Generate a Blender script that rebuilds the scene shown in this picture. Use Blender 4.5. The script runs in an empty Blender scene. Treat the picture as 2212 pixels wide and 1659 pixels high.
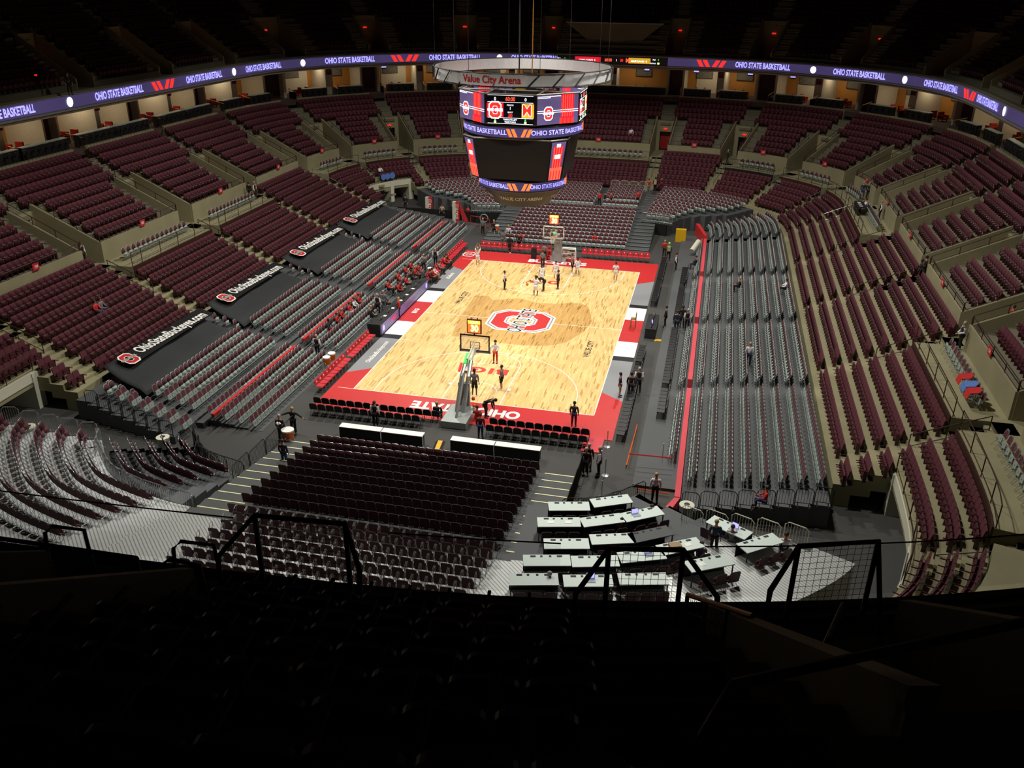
import bpy, math, random
import numpy as np
from mathutils import Vector, Matrix
random.seed(7); rng=np.random.default_rng(7)
SC=bpy.context.scene; C=SC.collection; PI=math.pi; R=math.radians
# ---------------------------------------------------------------- camera
FPX=1878.56; CAM=Vector((13.092,-60.523,23.671)); YAW,PIT,ROL=.223,-.4374,.01
def cam_axes():
    cy,sy,cp,sp=math.cos(YAW),math.sin(YAW),math.cos(PIT),math.sin(PIT)
    f=Vector((-sy*cp,cy*cp,sp)); rt=Vector((cy,sy,0)); up=rt.cross(f)
    cr,sr=math.cos(ROL),math.sin(ROL)
    return rt*cr+up*sr, up*cr-rt*sr, f
AX,AY,AF=cam_axes()
cd=bpy.data.cameras.new('camera'); cam=bpy.data.objects.new('camera',cd); C.objects.link(cam)
cd.sensor_fit='HORIZONTAL'; cd.sensor_width=36; cd.lens=36*FPX/2212; cd.clip_start=.1; cd.clip_end=400
cam.matrix_world=Matrix(((AX.x,AY.x,-AF.x,CAM.x),(AX.y,AY.y,-AF.y,CAM.y),(AX.z,AY.z,-AF.z,CAM.z),(0,0,0,1)))
SC.camera=cam
def pj(x,y,z):
    d=Vector((x,y,z))-CAM; w=d.dot(AF)
    if w<.3: return None
    return 1106+FPX*d.dot(AX)/w, 829.5-FPX*d.dot(AY)/w, w
def seen(x,y,z,m=160):
    q=pj(x,y,z)
    return q is not None and -m<q[0]<2212+m and -m<q[1]<1659+m
# ---------------------------------------------------------------- world, lights, exposure
SC.view_settings.view_transform='Standard'; SC.view_settings.look='None'; SC.view_settings.exposure=0.0; SC.view_settings.gamma=1
W=bpy.data.worlds.new('world'); SC.world=W; W.use_nodes=True
W.node_tree.nodes['Background'].inputs[0].default_value=(.5,.55,.6,1); W.node_tree.nodes['Background'].inputs[1].default_value=.0012
def spot(x,y,z,tx,ty,power,ang,blend,col=(1,.97,.9),size=.6):
    l=bpy.data.lights.new('court_light','SPOT'); l.energy=power; l.spot_size=R(ang); l.spot_blend=blend; l.color=col; l.shadow_soft_size=size
    o=bpy.data.objects.new('court_light',l); C.objects.link(o); o.location=(x,y,z)
    o.rotation_euler=(Vector((tx,ty,0))-Vector((x,y,z))).to_track_quat('-Z','Y').to_euler()
for x in (-15,15):
    for y in (-15,-5,5,15): spot(x,y,29,x*.25,y*.8,4600,52,.5)
for x in (-11,11):
    for y in (-20,0,20): spot(x,y,30,x*1.1,y*1.05,14500,124,.35,(1,.96,.87))
spot(-9,-8,31,-14.8,-31.5,26000,20,.6,(1,1,1)); spot(8,-8,31,12,-31,8000,24,.7,(.93,1,.97))
# ---------------------------------------------------------------- materials
def srgb(h):
    h=h.lstrip('#'); c=[int(h[i:i+2],16)/255 for i in (0,2,4)]
    return tuple(v/12.92 if v<=.04045 else ((v+.055)/1.055)**2.4 for v in c)+(1,)
M={}
def mat(n,col,rough=.6,metal=0,var=.12,scale=6.,emit=0,spec=.5,alpha=None,bump=0):
    m=bpy.data.materials.new(n); m.use_nodes=True; nt=m.node_tree; b=nt.nodes['Principled BSDF']
    c=srgb(col) if isinstance(col,str) else col
    tc=nt.nodes.new('ShaderNodeTexCoord'); no=nt.nodes.new('ShaderNodeTexNoise'); no.inputs['Scale'].default_value=scale; no.inputs['Detail'].default_value=3
    nt.links.new(tc.outputs['Object'],no.inputs['Vector'])
    mx=nt.nodes.new('ShaderNodeMix'); mx.data_type='RGBA'
    mx.inputs[6].default_value=tuple(v*(1-var) for v in c[:3])+(1,); mx.inputs[7].default_value=tuple(min(1,v*(1+var)) for v in c[:3])+(1,)
    nt.links.new(no.outputs[0],mx.inputs[0]); nt.links.new(mx.outputs[2],b.inputs['Base Color'])
    b.inputs['Roughness'].default_value=rough; b.inputs['Metallic'].default_value=metal; b.inputs['Specular IOR Level'].default_value=spec
    if emit: nt.links.new(mx.outputs[2],b.inputs['Emission Color']); b.inputs['Emission Strength'].default_value=emit
    if alpha is not None: b.inputs['Alpha'].default_value=alpha
    if bump:
        bp=nt.nodes.new('ShaderNodeBump'); bp.inputs['Strength'].default_value=bump; nt.links.new(no.outputs[0],bp.inputs['Height']); nt.links.new(bp.outputs[0],b.inputs['Normal'])
    M[n]=m; return m
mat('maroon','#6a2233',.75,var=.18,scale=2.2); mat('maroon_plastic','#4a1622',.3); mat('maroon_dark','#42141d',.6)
mat('pad','#55202b',.8,var=.2,scale=1.5); mat('greyboard','#93a09a',.5,var=.06); mat('greyframe','#9aa29f',.35,.5); mat('metal','#b9bdbd',.3,.8)
mat('concrete','#8d8768',.85,var=.22,scale=.6,bump=.1); mat('concrete_dark','#6f6b58',.85,var=.25,scale=.5); mat('white_wall','#c9c8b4',.8,var=.08,scale=.4)
mat('deck','#4a4c4e',.7,var=.12,scale=.5); mat('arena_floor','#3c3b39',.75,var=.15,scale=.4); mat('floor_grey','#6f7472',.6,var=.15,scale=.5)
mat('black','#0c0c0d',.6); mat('blackpad','#141416',.45); mat('charcoal','#1c1c1e',.7); mat('ceilgrey','#4a4a4d',.9); mat('tarp','#26282b',.85,var=.15,scale=1.2,bump=.3)
mat('red','#c22a2c',.45,var=.05,scale=1); mat('redpad','#bb2430',.5); mat('salmon','#c9404a',.7); mat('white','#ecebe6',.55,var=.03); mat('grey','#85878b',.5,var=.05)
mat('courtblack','#17181a',.45); mat('alum','#c9cbc8',.45,.15,var=.06,scale=2); mat('tabletop','#c9d6cf',.5,var=.04); mat('yellow','#d8a90a',.5); mat('orange','#d05a10',.5)
mat('brownrail','#3a2018',.5); mat('goldrail','#b07a3a',.4,.3); mat('ledbase',(.03,.022,.066,1),.4,emit=1.6,var=.3,scale=.25); mat('ledtext',(.33,.31,1,1),.5,emit=1.7,var=.0)
mat('ledred',(1,.03,.02,1),.5,emit=1.15,var=.05); mat('ledwhite',(.85,.9,1,1),.5,emit=1.5,var=0); mat('ledblack',(.004,.004,.006,1),.3,emit=.3); mat('ledgold',(.75,.42,.03,1),.5,emit=.9); mat('ledgreen',(.05,.8,.1,1),.5,emit=1.1)
mat('ledamber',(1,.42,.02,1),.5,emit=2.4,var=.1,scale=3); mat('ledyellow',(1,.9,.25,1),.5,emit=2.8,var=0); mat('ledpurple',(.07,.05,.12,1),.4,emit=1.4,var=.5,scale=.6); mat('ledscarlet',(.75,.01,.025,1),.4,emit=1.1,var=.3)
mat('ledhot',(1,.1,.05,1),.4,emit=1.3,var=.1); mat('ledorange',(1,.16,.03,1),.4,emit=1.3)
mat('bowl_dark','#100f0e',.5); mat('screen_off','#1d1c1b',.35,var=.04); mat('boardbody','#171717',.5); mat('boardrim','#6b665c',.5,.4); mat('trussgrey','#d0d0d0',.6,.0,var=.1)
mat('woodwall','#b8813c',.55,var=.12,scale=1.5); mat('suitewhite','#c9c3b4',.7); mat('carpet','#4a3a32',.9); mat('redleather','#9c1a1c',.45); mat('picture','#6b6a66',.5,var=.8,scale=5)
mat('skin','#b97f62',.55,var=.05); mat('skin_dark','#5c3a28',.55,var=.05); mat('hair_blk','#15110f',.6); mat('hair_brn','#3b2618',.6); mat('hair_bld','#a98a58',.6); mat('hair_gry','#9c9994',.6); mat('hair_grn','#9fe02a',.6)
mat('wood_chair','#8a6a2c',.5); mat('exitred',(1,.03,.02,1),.5,emit=.8); mat('lampwarm',(1,.85,.55,1),.5,emit=4,var=0); mat('signblue','#5a80c8',.4); mat('rubber','#101010',.8); mat('amber_rim','#4d0b06',.5)
CL=dict(wht='#e4e4ee',blk='#121214',gry='#6e6f74',nvy='#1b2740',red='#c21f22',mar='#5e1420',prp='#3b2f52',kha='#a89a76',vst='#0f1013',grn='#1f6b3a',pld='#2a3550',blu='#2c3f66')
for k,v in CL.items(): mat('cloth_'+k,v,.85,var=.15,scale=8)
def plank_mat():
    m=bpy.data.materials.new('maple'); m.use_nodes=True; nt=m.node_tree; b=nt.nodes['Principled BSDF']; N=nt.nodes.new; L=nt.links.new
    tc=N('ShaderNodeTexCoord'); sx=N('ShaderNodeSeparateXYZ'); L(tc.outputs['Object'],sx.inputs[0])
    def mth(op,a,bv=None,c=None):
        n=N('ShaderNodeMath'); n.operation=op
        for i,v in enumerate((a,bv,c)):
            if v is None: continue
            if isinstance(v,(int,float)): n.inputs[i].default_value=v
            else: L(v,n.inputs[i])
        return n.outputs[0]
    u=mth('FLOOR',mth('DIVIDE',sx.outputs[0],.085)); wn=N('ShaderNodeTexWhiteNoise'); wn.noise_dimensions='1D'; L(u,wn.inputs['W'])
    v=mth('FLOOR',mth('DIVIDE',mth('ADD',sx.outputs[1],mth('MULTIPLY',wn.outputs[0],3.)),.85))
    cb=N('ShaderNodeCombineXYZ'); L(u,cb.inputs[0]); L(v,cb.inputs[1]); w2=N('ShaderNodeTexWhiteNoise'); w2.noise_dimensions='2D'; L(cb.outputs[0],w2.inputs['Vector'])
    cr=N('ShaderNodeValToRGB'); L(w2.outputs[0],cr.inputs[0]); e=cr.color_ramp.elements
    e[0].position=0; e[0].color=srgb('#b58d50'); e[1].position=1; e[1].color=srgb('#e9c98c')
    for p,c in ((.07,'#bf965a'),(.12,'#d8b272'),(.6,'#e2be80')): q=cr.color_ramp.elements.new(p); q.color=srgb(c)
    L(cr.outputs[0],b.inputs['Base Color']); b.inputs['Roughness'].default_value=.38; b.inputs['Specular IOR Level'].default_value=.35; M['maple']=m
    m2=m.copy(); m2.name='maple_stained'; r2=[n for n in m2.node_tree.nodes if n.type=='VALTORGB'][0]
    for q,c in zip(r2.color_ramp.elements,('#9a7238','#a57d42','#bd9355','#c79d5e','#cfa668')): q.color=srgb(c)
    M['maple_stained']=m2
plank_mat()
def glass(n,t=.12):
    m=bpy.data.materials.new(n); m.use_nodes=True; nt=m.node_tree; nt.nodes.remove(nt.nodes['Principled BSDF'])
    a=nt.nodes.new('ShaderNodeBsdfTransparent'); g=nt.nodes.new('ShaderNodeBsdfGlossy'); g.inputs['Roughness'].default_value=.05; x=nt.nodes.new('ShaderNodeMixShader')
    fr=nt.nodes.new('ShaderNodeFresnel'); fr.inputs[0].default_value=1.45; nt.links.new(fr.outputs[0],x.inputs[0]); a.inputs[0].default_value=(1-t,1-t,1-t*.9,1)
    nt.links.new(a.outputs[0],x.inputs[1]); nt.links.new(g.outputs[0],x.inputs[2]); nt.links.new(x.outputs[0],nt.nodes['Material Output'].inputs[0]); M[n]=m
glass('glass')
# ---------------------------------------------------------------- mesh helpers
class MB:
    def __init__(s): s.v=[]; s.f=[]; s.m=[]; s.k=0; s.X=None
    def add(s,vs,fs):
        o=len(s.v)
        if s.X is not None: vs=[s.X@Vector(v) for v in vs]
        s.v+=[tuple(v) for v in vs]; s.f+=[tuple(i+o for i in f) for f in fs]; s.m+=[s.k]*len(fs); return s
    def box(s,x0,y0,z0,x1,y1,z1,T=None):
        vs=[(x,y,z) for z in (z0,z1) for y in (y0,y1) for x in (x0,x1)]
        if T: vs=[T(*v) for v in vs]
        return s.add(vs,[(0,2,3,1),(4,5,7,6),(0,1,5,4),(2,6,7,3),(0,4,6,2),(1,3,7,5)])
    def prism(s,pts,a,b,ax='y',T=None):
        n=len(pts); g={'y':lambda p,t:(p[0],t,p[1]),'z':lambda p,t:(p[0],p[1],t),'x':lambda p,t:(t,p[0],p[1])}[ax]
        vs=[g(p,a) for p in pts]+[g(p,b) for p in pts]
        if T: vs=[T(*v) for v in vs]
        return s.add(vs,[tuple(range(n)),tuple(range(2*n-1,n-1,-1))]+[(i,i+n,(i+1)%n+n,(i+1)%n) for i in range(n)])
    def tube(s,P,r,n=6,close=False):
        P=[Vector(p) for p in P]; m=len(P); rings=[]
        for i,p in enumerate(P):
            a=P[i-1] if (i or close) else p; b=P[(i+1)%m] if (i<m-1 or close) else p; d=(b-a)
            if d.length<1e-6: d=Vector((0,0,1))
            d.normalize(); u=d.cross(Vector((0,0,1)) if abs(d.z)<.9 else Vector((1,0,0))).normalized(); w=d.cross(u)
            rr=r[i] if isinstance(r,(list,tuple)) else r
            rings.append([p+u*rr*math.cos(2*PI*k/n)+w*rr*math.sin(2*PI*k/n) for k in range(n)])
        vs=[v for q in rings for v in q]; fs=[]
        for i in range(m if close else m-1):
            j=(i+1)%m; fs+=[(i*n+k,i*n+(k+1)%n,j*n+(k+1)%n,j*n+k) for k in range(n)]
        if not close: fs+=[tuple(range(n-1,-1,-1)),tuple((m-1)*n+k for k in range(n))]
        return s.add(vs,fs)
    def cyl(s,x,y,z0,z1,r0,r1=None,n=16):
        r1=r0 if r1 is None else r1
        vs=[(x+r*math.cos(2*PI*k/n),y+r*math.sin(2*PI*k/n),z) for r,z in ((r0,z0),(r1,z1)) for k in range(n)]
        return s.add(vs,[tuple(range(n-1,-1,-1)),tuple(range(n,2*n))]+[(k,(k+1)%n,(k+1)%n+n,k+n) for k in range(n)])
    def lathe(s,prof,n=16,x=0,y=0):
        vs=[(x+r*math.cos(2*PI*k/n),y+r*math.sin(2*PI*k/n),z) for r,z in prof for k in range(n)]; m=len(prof)
        return s.add(vs,[(i*n+k,i*n+(k+1)%n,(i+1)*n+(k+1)%n,(i+1)*n+k) for i in range(m-1) for k in range(n)]+[tuple(range(n-1,-1,-1)),tuple((m-1)*n+k for k in range(n))])
    def ball(s,x,y,z,r,n=10,sz=1.):
        return s.lathe([(max(.001,r*math.sin(PI*i/(n//2+1))),z-r*sz*math.cos(PI*i/(n//2+1))) for i in range(0,n//2+2)],n,x,y)
    def mesh(s,name,mats):
        me=bpy.data.meshes.new(name); me.from_pydata(s.v,[],s.f)
        for x in (mats if isinstance(mats,(list,tuple)) else [mats]): me.materials.append(M[x] if isinstance(x,str) else x)
        if any(s.m): me.polygons.foreach_set('material_index',s.m)
        me.update(); return me
def obj(name,me,parent=None,loc=None,rz=None):
    o=bpy.data.objects.new(name,me); C.objects.link(o)
    if parent: o.parent=parent
    if loc is not None: o.location=loc
    if rz is not None: o.rotation_euler=(0,0,rz)
    return o
def part(name,mb,mats,parent=None,loc=None,rz=None): return obj(name,mb.mesh(name,mats),parent,loc,rz)
def tag(o,label,cat,group=None,kind=None):
    if label: o['label']=label
    if cat: o['category']=cat
    if group: o['group']=group
    if kind: o['kind']=kind
    return o
def thing(name,label,cat,loc=(0,0,0),rz=0,group=None):
    o=obj(name,None,None,loc,rz); return tag(o,label,cat,group)
def struct(name,mb,mats,label=None):
    o=part(name,mb,mats); o['kind']='structure'
    if label: o['label']=label
    return o
def copy_tree(root,loc,rz,label=None,group=None):
    r=root.copy(); C.objects.link(r); r.location=loc; r.rotation_euler=(0,0,rz)
    if label: r['label']=label
    if group: r['group']=group
    for ch in root.children:
        c=ch.copy(); C.objects.link(c); c.parent=r
        for g in ch.children:
            d=g.copy(); C.objects.link(d); d.parent=c
    return r
_tc={}
def textmesh(s,size,bold=.02,sx=1.,align='CENTER',shear=0,thick=0):
    key=(s,size,bold,sx,align,shear,thick)
    if key in _tc: return _tc[key]
    cu=bpy.data.curves.new('t','FONT'); cu.body=s; cu.size=size; cu.align_x=align; cu.align_y='CENTER'; cu.offset=bold*size; cu.resolution_u=3; cu.shear=shear; cu.extrude=thick
    o=bpy.data.objects.new('t',cu); C.objects.link(o); dg=bpy.context.evaluated_depsgraph_get(); dg.update()
    me=bpy.data.meshes.new_from_object(o.evaluated_get(dg)); bpy.data.objects.remove(o); bpy.data.curves.remove(cu)
    n=len(me.vertices); co=np.empty(n*3,np.float32); me.vertices.foreach_get('co',co); co[0::3]*=sx; me.vertices.foreach_set('co',co); _tc[key]=me; return me
def text(name,s,size,m,parent,origin,xdir,ydir,**k):
    me=textmesh(s,size,**k).copy(); me.materials.clear(); me.materials.append(M[m]); o=obj(name,me,parent)
    x=Vector(xdir).normalized(); y=Vector(ydir).normalized(); z=x.cross(y)
    o.matrix_local=Matrix(((x.x,y.x,z.x,origin[0]),(x.y,y.y,z.y,origin[1]),(x.z,y.z,z.z,origin[2]),(0,0,0,1))); return o
# ---------------------------------------------------------------- the bowl: one closed curve (front wall of the upper rows) and offsets from it
XC,YC=-.86,1.2
Qp=[(29.4,0),(29.4,10),(29.4,20),(29.35,25),(29.0,29.5),(27.9,33.4),(26.2,36.4),(23.4,39.4),(20,42.1),(16,44),(11,45.3),(5,45.8),(0,45.9)]
def _dense():
    P=np.array(Qp+[(-x,y) for x,y in Qp[-2::-1]]); P=np.vstack([P,-P[1:-1]]); n=len(P); out=[]
    for i in range(n):
        a,b,c,d=P[i-1],P[i],P[(i+1)%n],P[(i+2)%n]
        for t in np.linspace(0,1,12,endpoint=False): out.append(.5*((2*b)+(-a+c)*t+(2*a-5*b+4*c-d)*t*t+(-a+3*b-3*c+d)*t**3))
    D=np.array(out)
    for _ in range(6): D=(np.roll(D,1,0)+np.roll(D,-1,0)+2*D)/4
    return D
RD=_dense(); RL=np.hypot(*(np.roll(RD,-1,0)-RD).T); RS=np.concatenate([[0],np.cumsum(RL)]); LEN=RS[-1]
_T=np.roll(RD,-1,0)-np.roll(RD,1,0); _T/=np.hypot(*_T.T)[:,None]; RN=np.stack([_T[:,1],-_T[:,0]],1)
def ring(t,d=0):
    s=(t+LEN/4)%LEN; i=min(int(np.searchsorted(RS,s,side='right')-1),len(RD)-1); f=(s-RS[i])/RL[i]; j=(i+1)%len(RD)
    p=RD[i]*(1-f)+RD[j]*f; n=RN[i]*(1-f)+RN[j]*f; n=n/np.hypot(*n)
    return float(p[0]+n[0]*d+XC),float(p[1]+n[1]*d+YC)
def rnorm(t):
    a=ring(t,0); b=ring(t,1); return math.atan2(b[1]-a[1],b[0]-a[0])
def rrz(t): return rnorm(t)-PI/2            # a chair facing the court
def TD(x,y):
    p=np.array([x-XC,y-YC]); i=int(np.argmin(((RD-p)**2).sum(1))); s=RS[i]+(p-RD[i])@_T[i]; d=(p-RD[i])@RN[i]; t=s-LEN/4
    return (t+LEN if t<-LEN/2 else t-LEN if t>LEN/2 else t),d
def span(t0,t1,step=1.1): return np.linspace(t0,t1,max(2,int(abs(t1-t0)/step)+1))
def rpts(t0,t1,d,z,step=1.1): return [ring(t,d)+(z,) for t in span(t0,t1,step)]
def rslab(mb,t0,t1,d0,d1,z0,z1,step=1.1,ends=True):
    "solid block of the ring between offsets d0,d1 and heights z0,z1"
    ts=span(t0,t1,step); n=len(ts); vs=[]
    for t in ts:
        a=ring(t,d0); b=ring(t,d1); vs+=[a+(z0,),a+(z1,),b+(z1,),b+(z0,)]
    fs=[]
    for i in range(n-1):
        o=i*4; fs+=[(o+k,o+(k+1)%4,o+4+(k+1)%4,o+4+k) for k in range(4)]
    if ends: fs+=[(0,3,2,1),(n*4-4,n*4-3,n*4-2,n*4-1)]
    mb.add(vs,fs)
ORD='first second third fourth fifth sixth seventh eighth ninth tenth eleventh twelfth thirteenth fourteenth fifteenth sixteenth seventeenth eighteenth nineteenth twentieth'.split()
def ordn(n):
    if n<=20: return ORD[n-1]
    tens={2:'twenty',3:'thirty',4:'forty',5:'fifty'}[n//10]
    return (tens[:-1]+'ieth') if n%10==0 else tens+'-'+ORD[n%10-1]
# ================================================================ STRUCTURE
CEN=[7.3,15.7,24,32.2,40.5,51.6,63,75.1,86.5,97,107]
CALL=[-c for c in CEN[::-1]]+CEN
SECNO={(75.1,86.5):104,(63,75.1):105,(51.6,63):106,(40.5,51.6):107,(32.2,40.5):108,(24,32.2):110,(15.7,24):111,(7.3,15.7):112,(-7.3,7.3):114,(-15.7,-7.3):116,(-24,-15.7):117,(-32.2,-24):118,(-40.5,-32.2):119,(-51.6,-40.5):120,(-63,-51.6):121,(-75.1,-63):122,(-86.5,-75.1):124,(-97,-86.5):126,(86.5,97):103,(97,107):102,(-107,-97):127}
ADA={(63,75.1),(51.6,63),(32.2,40.5),(24,32.2),(7.3,15.7),(15.7,24),(-7.3,7.3),(-24,-15.7),(-32.2,-24),(-40.5,-32.2),(-51.6,-40.5),(-86.5,-75.1),(-97,-86.5),(-107,-97)}
BLK=list(zip(CALL[:-1],CALL[1:]))
def TT(t,d,z): return ring(t,d)+(z,)
b=MB(); b.box(-34,-48,-.3,34,50,0); struct('floor',b,'arena_floor')
# lower terraces
dL=lambda k:-7.7+.89*(k-1); zL=lambda k:1.23+.377*(k-1)
dU=lambda k:1.05+.926*(k-1); zU=lambda k:5.4+.485*(k-1)
dD=lambda k:7.6+.84*(k-1); zD=lambda k:15.6+.56*(k-1)
lo=MB()
for k in range(1,10):
    segs=[(-110,110)] if k>3 else [(-88.5,26),(36,88.5)]
    for s0,s1 in segs:
        pieces=[(s0,s1)]
        if k>=7:
            pieces=[]; 
            for a,c in BLK:
                if (a,c) not in ADA: pieces.append((a-.65,c+.65))
                else: pieces.append((a-.65,a+.65)); pieces.append((c-.65,c+.65))
        for a,c in pieces: rslab(lo,a,c,dL(k)-.42,dL(k)+.47+(.0 if k<9 else .12),max(0,zL(k)-(.9 if k>1 else 1.3)),zL(k))
for a,c in BLK:
    if (a,c) in ADA: rslab(lo,a+.65,c-.65,dL(7)-.42,0,3.0,4.25)
for c in CALL:
    for k in range(2,10):
        if abs(c)>88 and k<5: continue
        lo.box(c-.6,dL(k)-.72,zL(k)-.377,c+.6,dL(k)-.42,zL(k)-.19,TT)
struct('floor',lo,'concrete')
# front wall of the upper rows, vomitory walls, upper terraces
wl=MB(); ut=MB(); vw=MB(); st=MB()
for a,c in BLK:
    rslab(wl,a+1.05,c-1.05,-.14,.06,4.0,5.78)
    for k in range(1,10):
        t0,t1=(a+1.05,c-1.05) if k<6 else (a,c)
        rslab(ut,t0,t1,0 if k==1 else dU(k)-.45,dU(k)+.476,zU(k)-1.2,zU(k))
    rslab(wl,a+.8,c-.8,8.94,9.3,8.8,10.32)
for c in CALL:
    vw.box(c-1.05,0,4.0,c+1.05,5.3,4.25,TT)
    for s in (-1,1):
        w0,w1=(c-1.22,c-1.02) if s<0 else (c+1.02,c+1.22)
        vs=[TT(w,d,z) for w in (w0,w1) for d,z in ((0,4.25),(0,5.8),(5.3,8.3),(5.3,4.25))]
        vw.add(vs,[(0,1,2,3),(7,6,5,4),(0,4,5,1),(1,5,6,2),(2,6,7,3),(0,3,7,4)])
        for k in range(1,6):
            t0,t1=(c-2.25,c-1.22) if s<0 else (c+1.22,c+2.25)
            if k>1: st.box(t0,dU(k)-.75,zU(k)-.5,t1,dU(k)-.45,zU(k)-.24,TT)
    for s in (-1,1):
        vw.box(min(c+s*.62,c+s*1.05),5.1,4.2,max(c+s*.62,c+s*1.05),5.3,7.8,TT)
    vw.box(c-.62,5.1,6.5,c+.62,5.3,7.8,TT)
    for k in range(6,10): st.box(c-.6,dU(k)-.75,zU(k)-.5,c+.6,dU(k)-.45,zU(k)-.24,TT)
struct('wall_bowl',wl,'concrete'); struct('floor',ut,'concrete_dark'); struct('wall_entrance',vw,'concrete'); struct('trim_1',st,'concrete_dark')
for i,c in enumerate(CALL):
    m=MB(); m.box(c-.62,6.0,4.25,c+.62,6.05,6.5,TT)
    o=struct('doorway_panel_%d'%(i+1),m,'redleather' if c==-7.3 else 'maroon_dark')  # fills the open passage
    a_=[SECNO.get(q,0) for q in BLK if c in q]; nm=' and '.join(str(v) for v in a_ if v)
    if abs(c)<98:
        m=MB(); m.box(c-.2,4.98,6.75,c+.2,5.06,6.93,TT)
        tag(part('exit_sign',m,'exitred'),'small red lit sign above the entrance between sections '+nm,'exit sign')
# suites behind the upper rows
SUITE={(75.1,86.5):203,(63,75.1):204,(51.6,63):205,(40.5,51.6):206,(32.2,40.5):208,(24,32.2):209,(15.7,24):210,(7.3,15.7):212,(-7.3,7.3):214,(-15.7,-7.3):215,(-24,-15.7):217,(-32.2,-24):218,(-40.5,-32.2):219,(-51.6,-40.5):220,(-63,-51.6):221}
fl=MB(); rslab(fl,-100,100,9.16,16.5,9.6,10.15); struct('floor',fl,'carpet')
cl=MB(); rslab(cl,-110,110,6.5,17,13.62,13.8); struct('ceiling',cl,'suitewhite')
bw=MB(); rslab(bw,-100,100,15.2,15.5,10.15,13.7); struct('wall_back',bw,'woodwall')
pw=MB(); dk=MB()
for (a,c) in BLK:
    if abs(a+c)/2>98: continue
    m_=(a+c)/2
    pw.box(m_-.45,11.2,10.15,m_+.15,15.2,13.65,TT)
    for q in (a+.75,c-.95): pw.box(q,11.4,10.15,q+.2,15.2,13.65,TT)
    dk.box(c-.75,12.2,10.15,c+.75,12.35,13.65,TT)
    w=MB(); w.box(m_+.5,15.1,10.1,m_+(c-a)*.28,15.22,13.6,TT); struct('wall_panel',w,'suitewhite')
struct('wall_suites',pw,'suitewhite'); struct('wall_portal',dk,'maroon_dark')
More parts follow.
